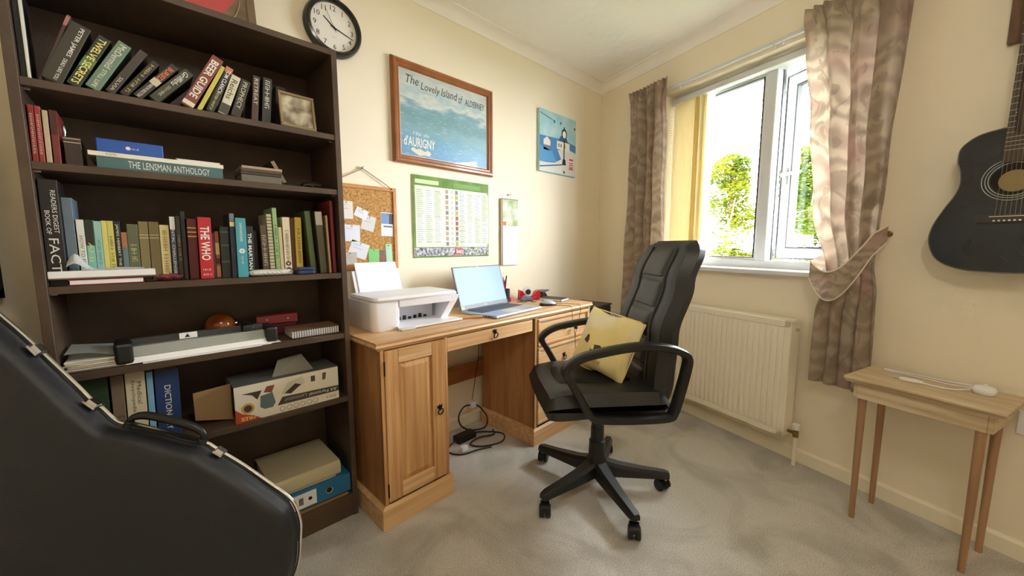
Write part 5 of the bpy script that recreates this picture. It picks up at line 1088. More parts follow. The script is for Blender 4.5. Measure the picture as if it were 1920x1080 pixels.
# football wall chart
t = T('wall_chart', 'green and white printed football wall chart above the desk', 'poster', 'L', (-1.534, -.001, 1.057), own=True)
pw, ph = .268, .444
def curl(bm):       # the paper stands off the wall a little in soft waves
    for v in bm.verts: v.co.y -= .003+.0025*math.sin(v.co.x*24+1)*math.sin(v.co.z*7)+.008*max(0, (abs(v.co.x)/pw)-.8)
    return bm
def sheet(name, x0, x1, z0, z1, col, lay=0, nx=14):
    bm = nb(); grid(bm, nx, 8, lambda u, v: (x0+(x1-x0)*u, -.0005*lay, z0+(z1-z0)*v)); 
    for f in bm.faces: f.normal_flip()
    curl(bm); return t.part(name, bm, col if not isinstance(col, tuple) else flat(C(*col), .6))
bm = nb(); grid(bm, 30, 12, lambda u, v: (-pw+2*pw*u, 0, ph*v)); curl(bm); bmesh.ops.solidify(bm, geom=bm.faces[:], thickness=.0004); t.part('sheet', bm, mat('chart_green', srgb(150, 190, 84), .5, col2=srgb(120, 160, 60), scale=10), smooth=True)
sheet('chart_area', -pw+.014, pw-.012, .058, ph-.055, (222, 232, 208), 1, 24)
sheet('crowd_strip', -pw+.002, pw-.002, .008, .054, mat('crowd_print', srgb(206, 204, 206), .6, col2=srgb(60, 60, 78), scale=70, detail=3), 1, 24)
sheet('header', -pw+.016, -.10, ph-.044, ph-.022, (196, 214, 160), 2); sheet('header', .0, .2, ph-.044, ph-.020, (110, 156, 56), 2)
for c in range(9):
    x = -pw+.02+c*.0575
    if c in (3, 4): continue
    for half in (0, 1):
        z1 = .232 if half == 0 else ph-.068
        o = sheet('text_column', x, x+.052, z1-.155, z1, (206, 214, 194) if (c+half) % 2 else (214, 222, 214), 2, 6)
        for k in range(13):
            bm = nb(); wd = .028+.018*((k*5+c) % 4)/4; z = z1-.012-k*.0112
            grid(bm, 3, 2, lambda u, v: (x+.004+wd*u, -.0015, z+.0022*v)); curl(bm); q = t.part('text_line', bm, flat(C(140, 146, 128) if k % 6 else C(104, 112, 60), .6)); q.parent = o
for k in range(11):
    z = .065+k*.0295
    for (x, cs) in ((-.055, ((176, 150, 140), (190, 196, 200), (120, 124, 150))), (.012, ((120, 110, 120), (170, 46, 44), (170, 160, 60)))):
        c_ = cs[1] if x > 0 and 3 <= k <= 5 else cs[0] if k % 3 else cs[2]
        sheet('team_badge', x, x+.018, z, z+.022, c_, 3, 3); sheet('team_badge', x+.036, x+.05, z+.002, z+.020, (190, 194, 196), 3, 3)
    sheet('row_rule', .008, .075, z-.004, z-.0025, (70, 110, 60), 3, 5)
bm = text_bm('sky', .036, .022); put(bm, (-.018, -.0055, .032), (1, 0, 0), (0, 0, 1)); curl(bm); t.part('lettering', bm, flat(C(236, 236, 236)))
sheet('logo_block', .006, .058, .014, .052, (206, 70, 76), 2, 4)
bm = text_bm('bet', .04, .026, bold=.03); put(bm, (.032, -.0055, .033), (1, 0, 0), (0, 0, 1)); curl(bm); t.part('lettering', bm, flat(C(240, 226, 224)))
# slim calendar on a hook
t = T('slim_calendar', 'slim hanging calendar with a garden photo above the laptop', 'calendar', 'L', (-1.088, -.001, .993), own=True)
gp = mat('garden_print', srgb(206, 210, 196), .5, col2=srgb(140, 156, 80), scale=16)
t.part('backing', B_(-.077, .072, -.014, -.002, .0, .432), flat(C(178, 166, 134), .7)); t.part('picture', B_(-.066, .077, -.0165, -.0142, .258, .428), gp)
t.part('red_flower', B_(-.064, -.035, -.0171, -.0166, .262, .285), flat(C(206, 90, 66), .6)); t.part('month_sheet', B_(-.066, .078, -.0175, -.0142, .0, .2575), flat(C(218, 220, 236), .7))
for z in (.21, .155, .10, .05): t.part('print_line', B_(-.03, .045, -.0178, -.0175, z, z+.012), flat(C(226, 218, 214), .7))
t.part('hanger_strip', B_(-.074, .077, -.0175, -.0138, .428, .434), flat(C(120, 110, 84), .5))
bm = nb(); lathe(bm, [(.006, 0), (.006, -.004), (.003, -.006), (.003, -.016), (.006, -.02), (0, -.022)], (.002, 0, .462), 10, 'y'); cyl(bm, (.002, -.016, .46), (.002, -.016, .43), .0018, 6); t.part('hook', bm, CHROME)
# small canvas
t = T('small_canvas', 'small canvas picture of a seaside lamp post near the corner', 'picture', 'L', (-.592, -.001, 1.648), own=True)
cw, ch_ = .212, .422
bm = nb(); box(bm, -cw, cw, -.022, 0, 0, ch_, .001); t.part('canvas', bm, mat('canvas_sky', srgb(150, 200, 212), .7, col2=srgb(190, 216, 214), scale=9))
def cv(name, poly, col, lay=0): bm = nb(); prism(bm, [(x*cw, z*ch_) for x, z in poly], -.0004, 'y', -.0221-.0004*lay); t.part(name, bm, flat(C(*col), .7))
cv('painted_sea', [(-.99, .16), (.2, .16), (.99, .3), (.99, .55), (.3, .6), (-.99, .58)], (70, 128, 184)); cv('painted_quay', [(-.99, .01), (.99, .01), (.99, .42), (.5, .46), (-.05, .40), (.15, .26), (-.2, .18), (-.99, .14)], (214, 216, 206), 1)
cv('painted_water', [(-.99, .16), (-.1, .2), (-.35, .36), (-.99, .42)], (84, 150, 202), 2); cv('painted_hut', [(-.8, .44), (-.45, .44), (-.45, .52), (-.62, .58), (-.8, .52)], (226, 220, 204), 2); cv('painted_pier', [(-.8, .36), (-.42, .36), (-.42, .44), (-.8, .44)], (110, 120, 160), 2)
cv('painted_house', [(-.1, .42), (.62, .42), (.62, .56), (-.1, .56)], (232, 228, 210), 3); cv('painted_roof', [(-.02, .56), (.54, .56), (.4, .66), (.12, .66)], (60, 92, 140), 3)
for x in (-.02, .1, .3): cv('painted_window', [(x, .46), (x+.06, .46), (x+.06, .52), (x, .52)], (120, 120, 120), 4)
cv('painted_post', [(.28, .22), (.33, .22), (.33, .6), (.28, .6)], (40, 44, 52), 5); cv('painted_post_base', [(.2, .17), (.41, .17), (.38, .27), (.23, .27)], (40, 44, 52), 5)
cv('painted_lantern', [(.3+.15*math.cos(a), .70+.085*math.sin(a)) for a in [2*PI*k/16 for k in range(16)]], (40, 44, 52), 5); cv('painted_glow', [(.3+.1*math.cos(a), .69+.062*math.sin(a)) for a in [2*PI*k/16 for k in range(16)]], (240, 240, 232), 6); cv('painted_finial', [(.26, .78), (.34, .78), (.3, .83)], (40, 44, 52), 5)
cv('painted_sign', [(.55, .10), (.88, .08), (.88, .33), (.55, .35)], (232, 214, 200), 6)
for k, z in enumerate((.27, .22, .185, .15, .11)): cv('sign_line', [(.6, z), (.83, z), (.83, z+(.035 if k in (0, 4) else .018)), (.6, z+(.035 if k in (0, 4) else .018))], (190, 90, 90), 7)
cv('painted_railing', [(-.99, .06), (.2, .16), (.2, .18), (-.99, .08)], (50, 90, 150), 5); cv('painted_flag', [(.84, .86), (.96, .86), (.9, .80)], (170, 60, 70), 3); cv('painted_flag', [(-.3, .86), (-.2, .88), (-.24, .82)], (60, 80, 130), 3); cv('painted_flag', [(.05, .87), (.15, .89), (.1, .83)], (60, 80, 130), 3)
cv('painted_heart', [(.28, .02), (.4, .05), (.28, .08)], (110, 30, 40), 3); cv('painted_bunting', [(-.99, .93), (-.2, .86), (-.2, .868), (-.99, .94)], (50, 60, 90), 3)
# dark bag hanging at the far left
t = T('hanging_bag', 'black fabric bag hanging on the wall left of the bookcase', 'bag', 'L', (-3.28, -.05, 1.45), own=True)
bm = nb(); pillow(bm, .24, .45, .05, 14, 5); xf(bm, Matrix.Translation((0, .012, -.25))); t.part('body', bm, flat(C(26, 26, 28), .8), smooth=True)
bm = nb(); tube(bm, smooth_pts([(-.06, .01, -.03), (-.03, .01, .06), (0, .01, .09), (.03, .01, .06), (.06, .01, -.03)], 6), .006, 8); t.part('strap', bm, flat(C(26, 26, 28), .8))
bm = nb(); lathe(bm, [(.012, .049), (.012, .044), (.005, .04), (.005, .0), (.008, -.004), (0, -.006)], (0, 0, .082), 12, 'y'); t.part('hook', bm, STEEL)
# ================================================================== office chair
CA = math.radians(140.8)
t = T('office_chair', 'black leather high-backed office chair on a five-star castor base', 'office chair', 'L', (-1.43, -.94, 0), (0, 0, CA), own=True)
# base: five arms; directions measured from the castors on the carpet
cast = [(-1.742, -.885), (-1.591, -1.226), (-1.223, -1.192), (-1.141, -.828), (-1.455, -.632)]
for k in range(5):
    a = math.atan2(cast[k][1]+.94, cast[k][0]+1.43)-CA
    d = Vector((math.cos(a), math.sin(a), 0)); n = Vector((-d.y, d.x, 0)); up = Vector((0, 0, 1)); bm = nb(); Rr = .325
    secs = [(.02, .034, .078, .150), (.10, .030, .074, .128), (.21, .025, .072, .112), (.305, .021, .070, .102), (Rr, .016, .070, .096)]
    rings = []
    for r, w_, zb, zt in secs: rings.append([bm.verts.new(d*r+n*s*w_*f+up*z) for s, f, z in ((-1, 1, zb), (1, 1, zb), (1, 1, zt-.012), (1, .6, zt), (-1, .6, zt), (-1, 1, zt-.012))])
    for A_, B2 in zip(rings, rings[1:]):
        for i in range(6): bm.faces.new((A_[i], A_[(i+1) % 6], B2[(i+1) % 6], B2[i]))
    bm.faces.new(rings[0][::-1]); bm.faces.new(rings[-1]); bmesh.ops.recalc_face_normals(bm, faces=bm.faces[:])
    leg = t.part('leg', bm, BLKP, smooth=True)
    c = d*.31; ca = a+[.9, -.5, 2.2, .4, -1.2][k]; e = Vector((math.cos(ca), math.sin(ca), 0)); g = Vector((-e.y, e.x, 0))
    for s in (-1, 1):
        bm = nb(); cc = c+e*.018+g*s*.014+up*.0265; tube(bm, [cc-g*.010, cc-g*.008, cc+g*.008, cc+g*.010], [.022, .0262, .0262, .022], 20); t.part('castor_wheel', bm, BLKP, parent=leg, smooth=True)
    bm = nb(); cc = c+e*.014+up*.030; grid(bm, 9, 4, lambda u, v: cc+g*(v-.5)*.036+e*.032*math.cos(PI*(1.05-u))+up*(.030*math.sin(PI*(1.05-u)*.98)+.002)); bmesh.ops.solidify(bm, geom=bm.faces[:], thickness=.003); t.part('castor_hood', bm, BLKP, parent=leg, smooth=True)
    bm = nb(); cyl(bm, c+up*.045, c+up*.078, .007, 10); t.part('castor_stem', bm, STEEL, parent=leg)
bm = nb(); lathe(bm, [(.030, .06), (.042, .075), (.046, .15), (.038, .165), (.036, .235), (.031, .24)], (0, 0, 0), 24); t.part('hub_sleeve', bm, BLKP, smooth=True)
bm = nb(); lathe(bm, [(.030, .235), (.030, .30), (.028, .302), (.028, .42)], (0, 0, 0), 20); t.part('gas_column', bm, flat(C(28, 28, 30), .35), smooth=True)
bm = nb(); box(bm, -.12, .12, -.09, .09, .395, .436, .012, 2); t.part('tilt_mechanism', bm, BLKP, smooth=True)
bm = nb(); lathe(bm, [(.0, .37), (.026, .372), (.03, .385), (.028, .41)], (.12, 0.02, 0), 16); t.part('tension_knob', bm, BLKP, smooth=True)
bm = nb(); tube(bm, [(.02, -.08, .41), (.02, -.2, .405), (.02, -.24, .41)], .006, 8); t.part('lever', bm, BLKP)
# seat
def SEAT(u, v, s):
    a, b = 2*u-1, 2*v-1           # a forward, b left
    x = .035+.262*a*(1-.04*b*b); y = .245*b*(1-.06*(a > 0)*a*a)
    e = max(0, (1-abs(a)**8)*(1-abs(b)**8))**.4
    top = .500+.058*e-.012*math.exp(-(b/.55)**2)*(1-a*a)-.028*max(0, a-.45)**1.2
    bot = .478-.046*e-.03*max(0, a-.3)*e
    return (x, y, top if s else bot)
bm = nb(); grid(bm, 22, 22, lambda u, v: SEAT(u, v, 1)); grid(bm, 22, 22, lambda u, v: SEAT(u, v, 0)); bmesh.ops.remove_doubles(bm, verts=bm.verts[:], dist=.0095); bmesh.ops.recalc_face_normals(bm, faces=bm.faces[:]); seat = t.part('seat', bm, BLKL, smooth=True)
bm = nb(); grid(bm, 14, 14, lambda u, v: (-.12+.34*u, -.13+.26*v, .547+.02*(max(0, (1-abs(2*u-1)**4)*(1-abs(2*v-1)**4)))**.5-.02*max(0, u-.75))); bmesh.ops.solidify(bm, geom=bm.faces[:], thickness=.02); t.part('seat_pad', bm, BLKL, parent=seat, smooth=True)
# backrest: a curved slab with rounded shoulders
ctr = lerp([(0, -.185), (.18, -.205), (.45, -.215), (.75, -.275), (1, -.335)])
def BK_(s, tt, off):
    z = .455+.690*s; x = ctr(s)
    w_ = .222+.012*math.sin(PI*s)-.012*s
    if s > .86: w_ *= 1-.22*((s-.86)/.14)**2.6
    if s < .08: w_ *= 1-.12*((.08-s)/.08)**2
    return Vector((x+off-.018*(1-tt*tt)*(1 if off > 0 else 0)*0+.012*tt*tt*(off > 0), w_*tt, z))
def bside(sg):
    def f(u, v):
        s, tt = u, 2*v-1
        e = max(0, (1-abs(tt)**8)*(1-abs(2*s-1)**14))**.4
        th = .042 if sg > 0 else .050
        return BK_(s, tt, sg*th*e)
    return f
bm = nb(); grid(bm, 34, 22, bside(1)); grid(bm, 34, 22, bside(-1)); bmesh.ops.remove_doubles(bm, verts=bm.verts[:], dist=.004); bmesh.ops.recalc_face_normals(bm, faces=bm.faces[:])
back = t.part('backrest', bm, BLKL, smooth=True)
ed = (.03, .22, .40, .58, .765, .965)
for s0, s1 in zip(ed, ed[1:]):
    def PN(u, v):
        s = s0+.004+(s1-s0-.008)*u; tt = (2*v-1)*.50
        e = max(0, (1-abs(2*u-1)**5)*(1-abs(2*v-1)**6))**.5
        return BK_(s, tt, .034+.020*e)
    bm = nb(); grid(bm, 12, 14, PN); t.part('back_panel', bm, BLKLP, parent=back, smooth=True)
for sg in (-1, 1):
    bm = nb(); tube(bm, [BK_(.03+.935*k/24, sg*.53, .0445) for k in range(25)], .0055, 6); t.part('piping', bm, BLKLP, parent=back, smooth=True)
# arm loops
loop = [(.218, .655), (.165, .700), (.08, .722), (-.06, .742), (-.17, .735), (-.236, .715), (-.262, .690), (-.258, .64), (-.236, .545), (-.215, .475), (-.19, .455), (-.08, .452), (.05, .457), (.105, .468), (.135, .500), (.165, .555), (.19, .60)]
for sg in (-1, 1):
    pts = smooth_pts([Vector((x, sg*.262, z)) for x, z in loop], 4, True)
    pr_ = [(-1, -.42), (-.7, -.62), (.7, -.62), (1, -.42), (1, .42), (.7, .62), (-.7, .62), (-1, .42)]
    bm = nb(); tube(bm, pts, .0235, closed=True, prof=pr_, up=(0, 1, 0)); t.part('armrest', bm, BLKP, smooth=True)
    t.part('arm_bracket', B_(-.1, .05, min(sg*.2, sg*.262), max(sg*.2, sg*.262), .44, .452, .002), BLKP)
# cushion on the seat
YEL = mat('yellow_cushion_cloth', srgb(238, 220, 150), .85, col2=srgb(242, 232, 196), scale=5, bump=.25, bscale=18, ramp=(.45, .55))
q = T('cushion', 'soft yellow cushion slumped in the office chair', 'cushion', 'L', tuple(Vector((-1.43, -.94, 0))+Matrix.Rotation(CA, 3, 'Z') @ Vector((-.03, .005, .688))), (math.radians(-24), math.radians(7), math.radians(262)), own=True)
bm = nb(); pillow(bm, .29, .28, .125, 22, 3.0, .08, fn=lambda p: Vector((p.x, p.y+.006*math.sin(p.x*38+p.z*22), p.z+.004*math.sin(p.x*30)))); q.part('cover', bm, YEL, smooth=True)
bm = nb(); tube(bm, [(.15*math.copysign(min(1, abs(math.cos(a))*1.35), math.cos(a))*.95, 0, .145*math.copysign(min(1, abs(math.sin(a))*1.35), math.sin(a))*.95) for a in [2*PI*k/48 for k in range(48)]], .003, 6, True); q.part('seam', bm, flat(C(226, 206, 140), .8), smooth=True)
for k, poly in enumerate(([(-.02, -.06), (.03, -.07), (.05, -.04), (.02, -.02), (-.03, -.03)], [(-.07, -.02), (-.05, -.03), (-.04, .0), (-.06, .01)], [(-.01, -.1), (.05, -.1), (.05, -.085), (-.01, -.085)])):
    bm = nb(); prism(bm, poly, .002, 'y', -.067); q.part('print', bm, flat(C(90, 56, 52) if k < 2 else C(176, 140, 70), .8))
# cream dish on the floor behind the chair
t = T('cream_pot', 'cream round pot on the carpet behind the office chair', 'pot', 'L', (-.70, -.60, 0.0), own=True)
bm = nb(); lathe(bm, [(.0, .0), (.066, .0), (.076, .006), (.088, .05), (.098, .12), (.094, .12), (.083, .05), (.066, .012), (0, .012)], (0, 0, 0), 32); t.part('pot', bm, flat(C(226, 212, 174), .5), smooth=True)
bm = nb(); lathe(bm, [(.0965, .105), (.102, .108), (.102, .122), (.095, .122)], (0, 0, 0), 32); t.part('rim', bm, flat(C(222, 206, 166), .5), smooth=True)
# ================================================================== side table and guitar on the window wall
t = T('side_table', 'small limed oak side table with slender legs against the wall', 'side table', 'W', (-.175, -2.12, 0), (0, 0, .011), own=True)
bm = nb(); hexa(bm, [(-.128, -.198, .578), (.128, -.198, .578), (.128, .198, .578), (-.128, .198, .578), (-.139, -.208, .590), (.139, -.208, .590), (.139, .208, .590), (-.139, .208, .590)]); box(bm, -.139, .139, -.208, .208, .590, .602, .003, 2); t.part('tabletop', bm, OAK)
for a in ((-.110, .110, -.182, -.168), (-.110, .110, .168, .182)): t.part('apron', B_(a[0], a[1], a[2], a[3], .515, .5775, .001), OAK)
for a in ((-.116, -.102), (.102, .116)): t.part('apron', B_(a[0], a[1], -.168, .168, .515, .5775, .001), OAK)
for sx in (-1, 1):
    for sy in (-1, 1):
        bm = nb(); tube(bm, [(sx*.094, sy*.153, .0), (sx*.096, sy*.155, .52)], [.0095, .0135], 12); t.part('leg', bm, OAKL, smooth=True)
TT = .6025
def TW(x, y): return Vector((x, y, TT))
t = T('lamp_lead', 'white lead with an inline switch and round plug on the side table', 'cable', 'W', (-.15, -2.1, TT))
bm = nb(); tube(bm, smooth_pts([(-.125, -2.215, TT+.012), (-.112, -2.16, TT+.004), (-.105, -2.08, TT+.003), (-.10, -2.0, TT+.003), (-.088, -1.965, TT+.003), (-.078, -1.972, TT+.003), (-.072, -2.05, TT+.003), (-.075, -2.14, TT+.004), (-.098, -2.21, TT+.014)], 6), .0026, 7); t.part('lead', bm, WHITEP, smooth=True)
bm = nb(); tube(bm, smooth_pts([(-.198, -2.105, TT+.008), (-.190, -2.14, TT+.004), (-.175, -2.18, TT+.004), (-.15, -2.215, TT+.012)], 6), .0026, 7); t.part('lead', bm, WHITEP, smooth=True)
bm = nb(); tube(bm, [(-.205, -2.045, TT+.008), (-.204, -2.052, TT+.008), (-.200, -2.09, TT+.009), (-.198, -2.107, TT+.008)], [.004, .0078, .0082, .005], 10); t.part('connector', bm, WHITEP, smooth=True)
bm = nb(); tube(bm, [(-.207, -2.030, TT+.008), (-.205, -2.046, TT+.008)], .0035, 8); t.part('metal_tip', bm, STEEL, smooth=True)
bm = nb(); lathe(bm, [(0, 0), (.024, .0), (.029, .006), (.029, .018), (.024, .026), (.010, .030), (0, .031)], (-.125, -2.243, TT), 28); t.part('plug_body', bm, WHITEP, smooth=True)
bm = nb(); box(bm, -.131, -.119, -2.249, -2.237, TT+.030, TT+.036, .002); t.part('button', bm, WHITEP)
# acoustic guitar hung on the wall
GY = -2.235
t = T('acoustic_guitar', 'dark blue-black acoustic guitar hanging on the window wall', 'guitar', 'W', (-.055, GY, 1.03))
half = smooth_pts([(0, 1.030, 0), (.09, 1.036, 0), (.155, 1.068, 0), (.183, 1.13, 0), (.180, 1.19, 0), (.155, 1.255, 0), (.131, 1.305, 0), (.121, 1.345, 0), (.124, 1.39, 0), (.133, 1.43, 0), (.127, 1.475, 0), (.09, 1.508, 0), (.04, 1.519, 0), (0, 1.520, 0)], 5)
out = [(GY+p.x, p.y) for p in half]+[(GY-p.x, p.y) for p in half[-2:0:-1]]
xb, xt = -.012, -.098
def gpoly(x, s=1.0):
    return [(x, GY+(y-GY)*s, 1.275+(z-1.275)*s) for y, z in out]
bm = nb(); Rg = [[bm.verts.new(p) for p in gpoly(x, s)] for x, s in ((xb, .985), (xb-.003, 1), (xt+.003, 1), (xt, .993))]; n = len(Rg[0])
for A_, B2 in zip(Rg, Rg[1:]):
    for k in range(n): bm.faces.new((A_[k], A_[(k+1) % n], B2[(k+1) % n], B2[k]))
bm.faces.new(Rg[0][::-1]); bm.faces.new(Rg[-1]); bmesh.ops.recalc_face_normals(bm, faces=bm.faces[:])
GTR = mat('blue_black_lacquer', srgb(34, 44, 52), .25, col2=srgb(26, 32, 38), scale=5, coat=.3)
t.part('body', bm, GTR)
bm = nb(); tube(bm, [(xt+.001, y, z) for y, z in out], .0022, 6, True); t.part('binding', bm, flat(C(120, 108, 86), .4))
HZ = 1.347
bm = nb(); cyl(bm, (xt+.0005, GY, HZ), (xt-.0008, GY, HZ), .050, 40); hole = t.part('sound_hole', bm, flat(C(30, 24, 18), .9))
bm = nb(); cyl(bm, (xt-.0008, GY-.004, HZ-.006), (xt-.0012, GY-.004, HZ-.006), .036, 30); t.part('maker_label', bm, flat(C(150, 132, 92), .8), parent=hole)
for r0 in (.055, .062, .070):
    bm = nb(); tube(bm, [(xt-.0006, GY+r0*math.cos(a), HZ+r0*math.sin(a)) for a in [2*PI*k/48 for k in range(48)]], .0012, 5, True); t.part('rosette_ring', bm, flat(C(170, 176, 170), .4))
bm = nb(); box(bm, xt-.009, xt, GY-.072, GY+.072, 1.200, 1.232, .004, 2); br = t.part('bridge', bm, flat(C(62, 58, 54), .5))
t.part('saddle', B_(xt-.012, xt-.009, GY-.040, GY+.040, 1.222, 1.2245), flat(C(232, 226, 206), .4), parent=br)
for k in range(6):
    bm = nb(); cyl(bm, (xt-.009, GY-.028+k*.0112, 1.209), (xt-.012, GY-.028+k*.0112, 1.209), .003, 8); t.part('bridge_pin', bm, flat(C(225, 218, 196), .4), parent=br)
bm = nb(); hexa(bm, [(xt-.001, GY-.028, 1.404), (xt-.001, GY+.028, 1.404), (xt-.001, GY+.0225, 1.99), (xt-.001, GY-.0225, 1.99), (xt-.007, GY-.028, 1.404), (xt-.007, GY+.028, 1.404), (xt-.007, GY+.0225, 1.99), (xt-.007, GY-.0225, 1.99)]); bmesh.ops.recalc_face_normals(bm, faces=bm.faces[:]); fb = t.part('fretboard', bm, flat(C(74, 60, 50), .5))
bm = nb(); tube(bm, [(xt+.018, GY, 1.50), (xt+.012, GY, 1.56), (xt+.010, GY, 1.99)], [.028, .023, .021], 12); t.part('neck', bm, flat(C(52, 36, 28), .4), smooth=True)
sl = .66; nut = 1.224+sl
for k in range(1, 20):
    z = nut-(sl-sl/2**(k/12))
    if z < 1.408: break
    w_ = .0225+(.028-.0225)*(1.99-z)/.586; bm = nb(); box(bm, xt-.0078, xt-.007, GY-w_, GY+w_, z-.0008, z+.0008); t.part('fret', bm, STEEL, parent=fb)
for k, (a, b_) in enumerate(((2, 3), (4, 5), (6, 7), (8, 9), (11, 12), (14, 15))):
    z = sum(nut-(sl-sl/2**(q/12)) for q in (a, b_))/2
    for dy in ((0,) if b_ != 12 else (-.01, .01)):
        bm = nb(); cyl(bm, (xt-.0069, GY+dy, z), (xt-.0074, GY+dy, z), .003, 10); t.part('inlay_dot', bm, flat(C(214, 212, 200), .4), parent=fb)
for k in range(6):
    y0, y1 = GY-.027+k*.0108, GY-.017+k*.0068; bm = nb(); tube(bm, [(xt-.0122, y0, 1.223), (xt-.0095, y1, nut)], .0006, 4); t.part('string', bm, flat(C(150, 136, 100), .3, metal=.6))
bm = nb(); hexa(bm, [(xt+.0, GY-.024, 1.99), (xt+.0, GY+.024, 1.99), (xt+.012, GY+.036, 2.17), (xt+.012, GY-.036, 2.17), (xt+.014, GY-.024, 1.99), (xt+.014, GY+.024, 1.99), (xt+.026, GY+.036, 2.17), (xt+.026, GY-.036, 2.17)]); bmesh.ops.recalc_face_normals(bm, faces=bm.faces[:]); hd = t.part('headstock', bm, GTR)
for sg in (-1, 1):
    for k in range(3):
        bm = nb(); z = 2.03+k*.05; cyl(bm, (xt+.014, GY+sg*.028, z), (xt+.014, GY+sg*.052, z), .003, 8); cyl(bm, (xt+.014, GY+sg*.052, z), (xt+.014, GY+sg*.060, z), .009, 10); t.part('tuning_peg', bm, CHROME, parent=hd)
t = T('guitar_hanger', 'brown wooden hanger board behind the guitar neck', 'guitar hanger', 'W', (-.006, GY, 1.9))
t.part('board', B_(-.020, -.0005, GY-.072, GY+.072, 1.817, 2.10, .003), mat('dark_oak_board', srgb(110, 78, 54), .5, var=.25, scale=6, stretch=(8, 8, 1)))
for sg in (-1, 1):
    bm = nb(); tube(bm, smooth_pts([(-.02, GY+sg*.012, 1.975), (-.05, GY+sg*.036, 1.975), (-.12, GY+sg*.036, 1.978), (-.13, GY+sg*.036, 1.988)], 5), .005, 8); t.part('fork_arm', bm, BLKP, smooth=True)
# ================================================================== guitar case in the foreground
CASE_L = 1.325
SCL = 1.15                       # the trim line was traced on one side of the case, the other side mirrors it
P0 = Vector((-2.8918, -1.8587, 1.1275))+Vector((.0196, 1.1187, -.4113))*SCL
EX, EZ, Nn = Vector((.8619, -.507, 0)), Vector((.0512, .087, .9949)), Vector((-.5044, -.8575, .1009))
CB = Vector((P0.x, P0.y, 0))
t = T('guitar_case', 'black hard guitar case with chrome latches leaning in the foreground', 'guitar case', 'L', tuple(CB), (0, 0, 0), own=True)
E0 = Vector((.262, -.520)); U_ = Vector((-.70, .714)).normalized(); R_ = Vector((U_.y, -U_.x))
tr = [(-.2686, .271), (-.2295, .2242), (-.1892, .1705), (-.1481, .1157), (-.1273, .0861), (-.1058, .0622), (-.0842, .0345), (-.0662, .0243), (-.0434, .0181), (-.0155, .0071), (.0412, -.0199), (.08, -.0339), (.1044, -.0542), (.1549, -.0969), (.2062, -.1467), (.2431, -.1831), (.2588, -.2103), (.2676, -.2491), (.2660, -.287), (.2635, -.325), (.255, -.362), (.236, -.400)]
aw = [((Vector(p)-E0).dot(U_), (Vector(p)-E0).dot(R_)) for p in tr]
wl = aw[0][1]
aw = [(1.42, .001), (1.42, .075), (1.39, .095), (1.16, .105), (1.05, .135), (aw[0][0]+.08, wl+.004)]+aw+[(.10, .035), (.095, 0)]
right = smooth_pts([(w_, a, 0) for a, w_ in aw], 3)
side_r = [(p.y, max(0, p.x)) for p in right]
outl = side_r+[(a, -w_*CASE_L) for a, w_ in side_r[-2:0:-1]]
def P3(a, w_, dpt):           # depth towards the room is positive
    q = (E0+U_*a+R_*w_)*SCL
    return P0+EX*q.x+EZ*q.y+Nn*dpt-CB
def inset(d):
    n = len(outl); res = []
    for i in range(n):
        p = Vector(outl[i]); a_, b_ = Vector(outl[i-1]), Vector(outl[(i+1) % n]); tg = (b_-a_)
        tg = tg.normalized() if tg.length > 1e-6 else Vector((1, 0)); nn = Vector((-tg.y, tg.x))
        if nn.dot(Vector((.55, 0))-p) < 0 and abs(p.y) > .02 and nn.y*p.y > 0: nn = -nn
        res.append(p+nn*d)
    return res
def shell(levels):
    bm = nb(); rings = [[bm.verts.new(P3(p[0], p[1], dz)) for p in inset(d)] for d, dz in levels]; n = len(rings[0])
    for A_, B2 in zip(rings, rings[1:]):
        for i in range(n): bm.faces.new((A_[i], A_[(i+1) % n], B2[(i+1) % n], B2[i]))
    for rg in (rings[0], rings[-1]):
        c = bm.verts.new(sum((v.co for v in rg), Vector())/n) if False else None
    f = bmesh.ops.contextual_create(bm, geom=rings[-1]+[]) if False else None
    bm.faces.new(rings[-1]); bm.faces.new(rings[0][::-1])
    bmesh.ops.recalc_face_normals(bm, faces=bm.faces[:]); return bm
CASE = mat('black_moulded_plastic', srgb(30, 31, 36), .38, bump=.15, bscale=420)
lid = t.part('lid', shell([(.004, .003), (.002, .012), (.004, .014), (.007, .02), (.007, .034), (.012, .046), (.020, .054), (.032, .058)]), CASE, smooth=True)
t.part('base_shell', shell([(.045, -.075), (.034, -.066), (.024, -.04), (.010, -.003)]), CASE, smooth=True)
n = len(outl); bm = nb(); pts = [P3(p[0], p[1], 0) for p in inset(-.001)]
tube(bm, pts, .0045, 8, True); t.part('chrome_trim', bm, mat('polished_aluminium', (.85, .86, .88), .22, metal=1.0), smooth=True)
def on_rim(x, s):
    v = Vector((x, s))-E0; return v.dot(U_), v.dot(R_)
def latch(x, s, x2, s2, L_):
    a, w_ = on_rim(x, s); p = P3(a, w_, .004); dr = (P3(*on_rim(x2, s2), .004)-p).normalized(); o_ = dr.cross(Nn); 
    if o_.dot(P3(a, w_+.1, .004)-p) < 0: o_ = -o_
    bm = nb()
    def bx(l, d0, d1, h0, h1): hexa(bm, [p+dr*i+Nn*j+o_*k2 for k2 in (h0, h1) for i, j in ((-l, d0), (l, d0), (l, d1), (-l, d1))])
    bx(L_, -.014, .020, .001, .006); bx(L_*.75, -.006, .012, .006, .011); bmesh.ops.recalc_face_normals(bm, faces=bm.faces[:]); t.part('latch', bm, CHROME)
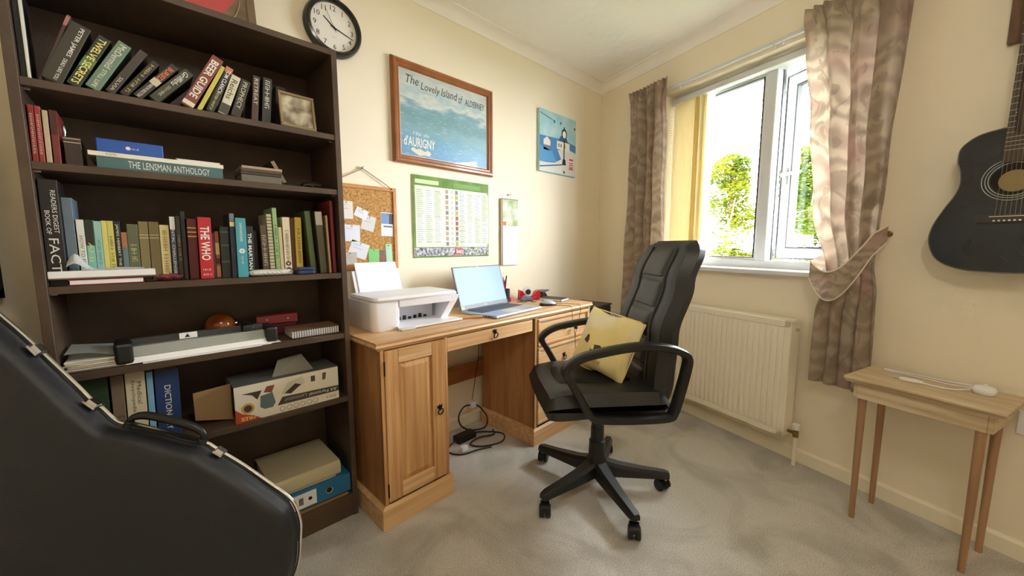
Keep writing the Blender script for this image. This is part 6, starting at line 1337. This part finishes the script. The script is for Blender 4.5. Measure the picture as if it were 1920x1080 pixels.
latch(-.1190, .0750, -.1058, .0622, .015); latch(.1090, -.0580, .1549, -.0969, .012); latch(-.208, .196, -.1892, .1705, .014)
# handle
a1, w1 = on_rim(-.060, .0228); a2, w2 = on_rim(.075, -.0325)
h1, h2 = P3(a1, w1, .004), P3(a2, w2, .004); dr = (h2-h1).normalized(); o_ = Nn.cross(dr)
if o_.z < 0: o_ = -o_
pts = smooth_pts([h1+o_*.004, h1+dr*.004+o_*.022, h1+dr*.03+o_*.034, (h1+h2)/2+o_*.037, h2-dr*.03+o_*.034, h2-dr*.004+o_*.022, h2+o_*.004], 6)
m_ = len(pts); bm = nb(); tube(bm, pts, [.006+.0045*math.sin(PI*i/(m_-1)) for i in range(m_)], 12); t.part('handle', bm, flat(C(24, 24, 26), .35), smooth=True)
for p in (h1, h2):
    bm = nb(); tube(bm, [p-o_*.002, p+o_*.012], [.011, .009], 12); t.part('handle_mount', bm, flat(C(30, 30, 32), .35), smooth=True)
bm = nb(); hexa(bm, [h1+dr*s+Nn*j+o_*k2 for k2 in (.0045, .0065) for s, j in ((-.005, -.012), ((h2-h1).length+.005, -.012), ((h2-h1).length+.005, .014), (-.005, .014))]); bmesh.ops.recalc_face_normals(bm, faces=bm.faces[:]); t.part('handle_plate', bm, BLKP)
# unseen glowing globe behind the camera, added to brighten the dim side
t = T('fill_pendant', 'added white fill-light globe behind the viewpoint', 'fill light', 'L', (-2.6, -2.1, CZ), own=True)
bm = nb(); lathe(bm, [(.05, 0), (.05, -.008), (.03, -.03), (0, -.032)], (0, 0, -.0005), 20); t.part('ceiling_rose', bm, WHITEP, smooth=True)
bm = nb(); cyl(bm, (0, 0, -.03), (0, 0, -.09), .003, 8); t.part('flex', bm, WHITEP)
SHADE = mat('fill_glow', (1.0, .93, .82), .5, emit=FILL)
bm = nb(); lathe(bm, [(0, -.09)]+[(.11*math.sin(a), -.2+.11*math.cos(a)) for a in [PI*k/14 for k in range(1, 14)]]+[(0, -.31)], (0, 0, 0), 28); t.part('globe', bm, SHADE, smooth=True)
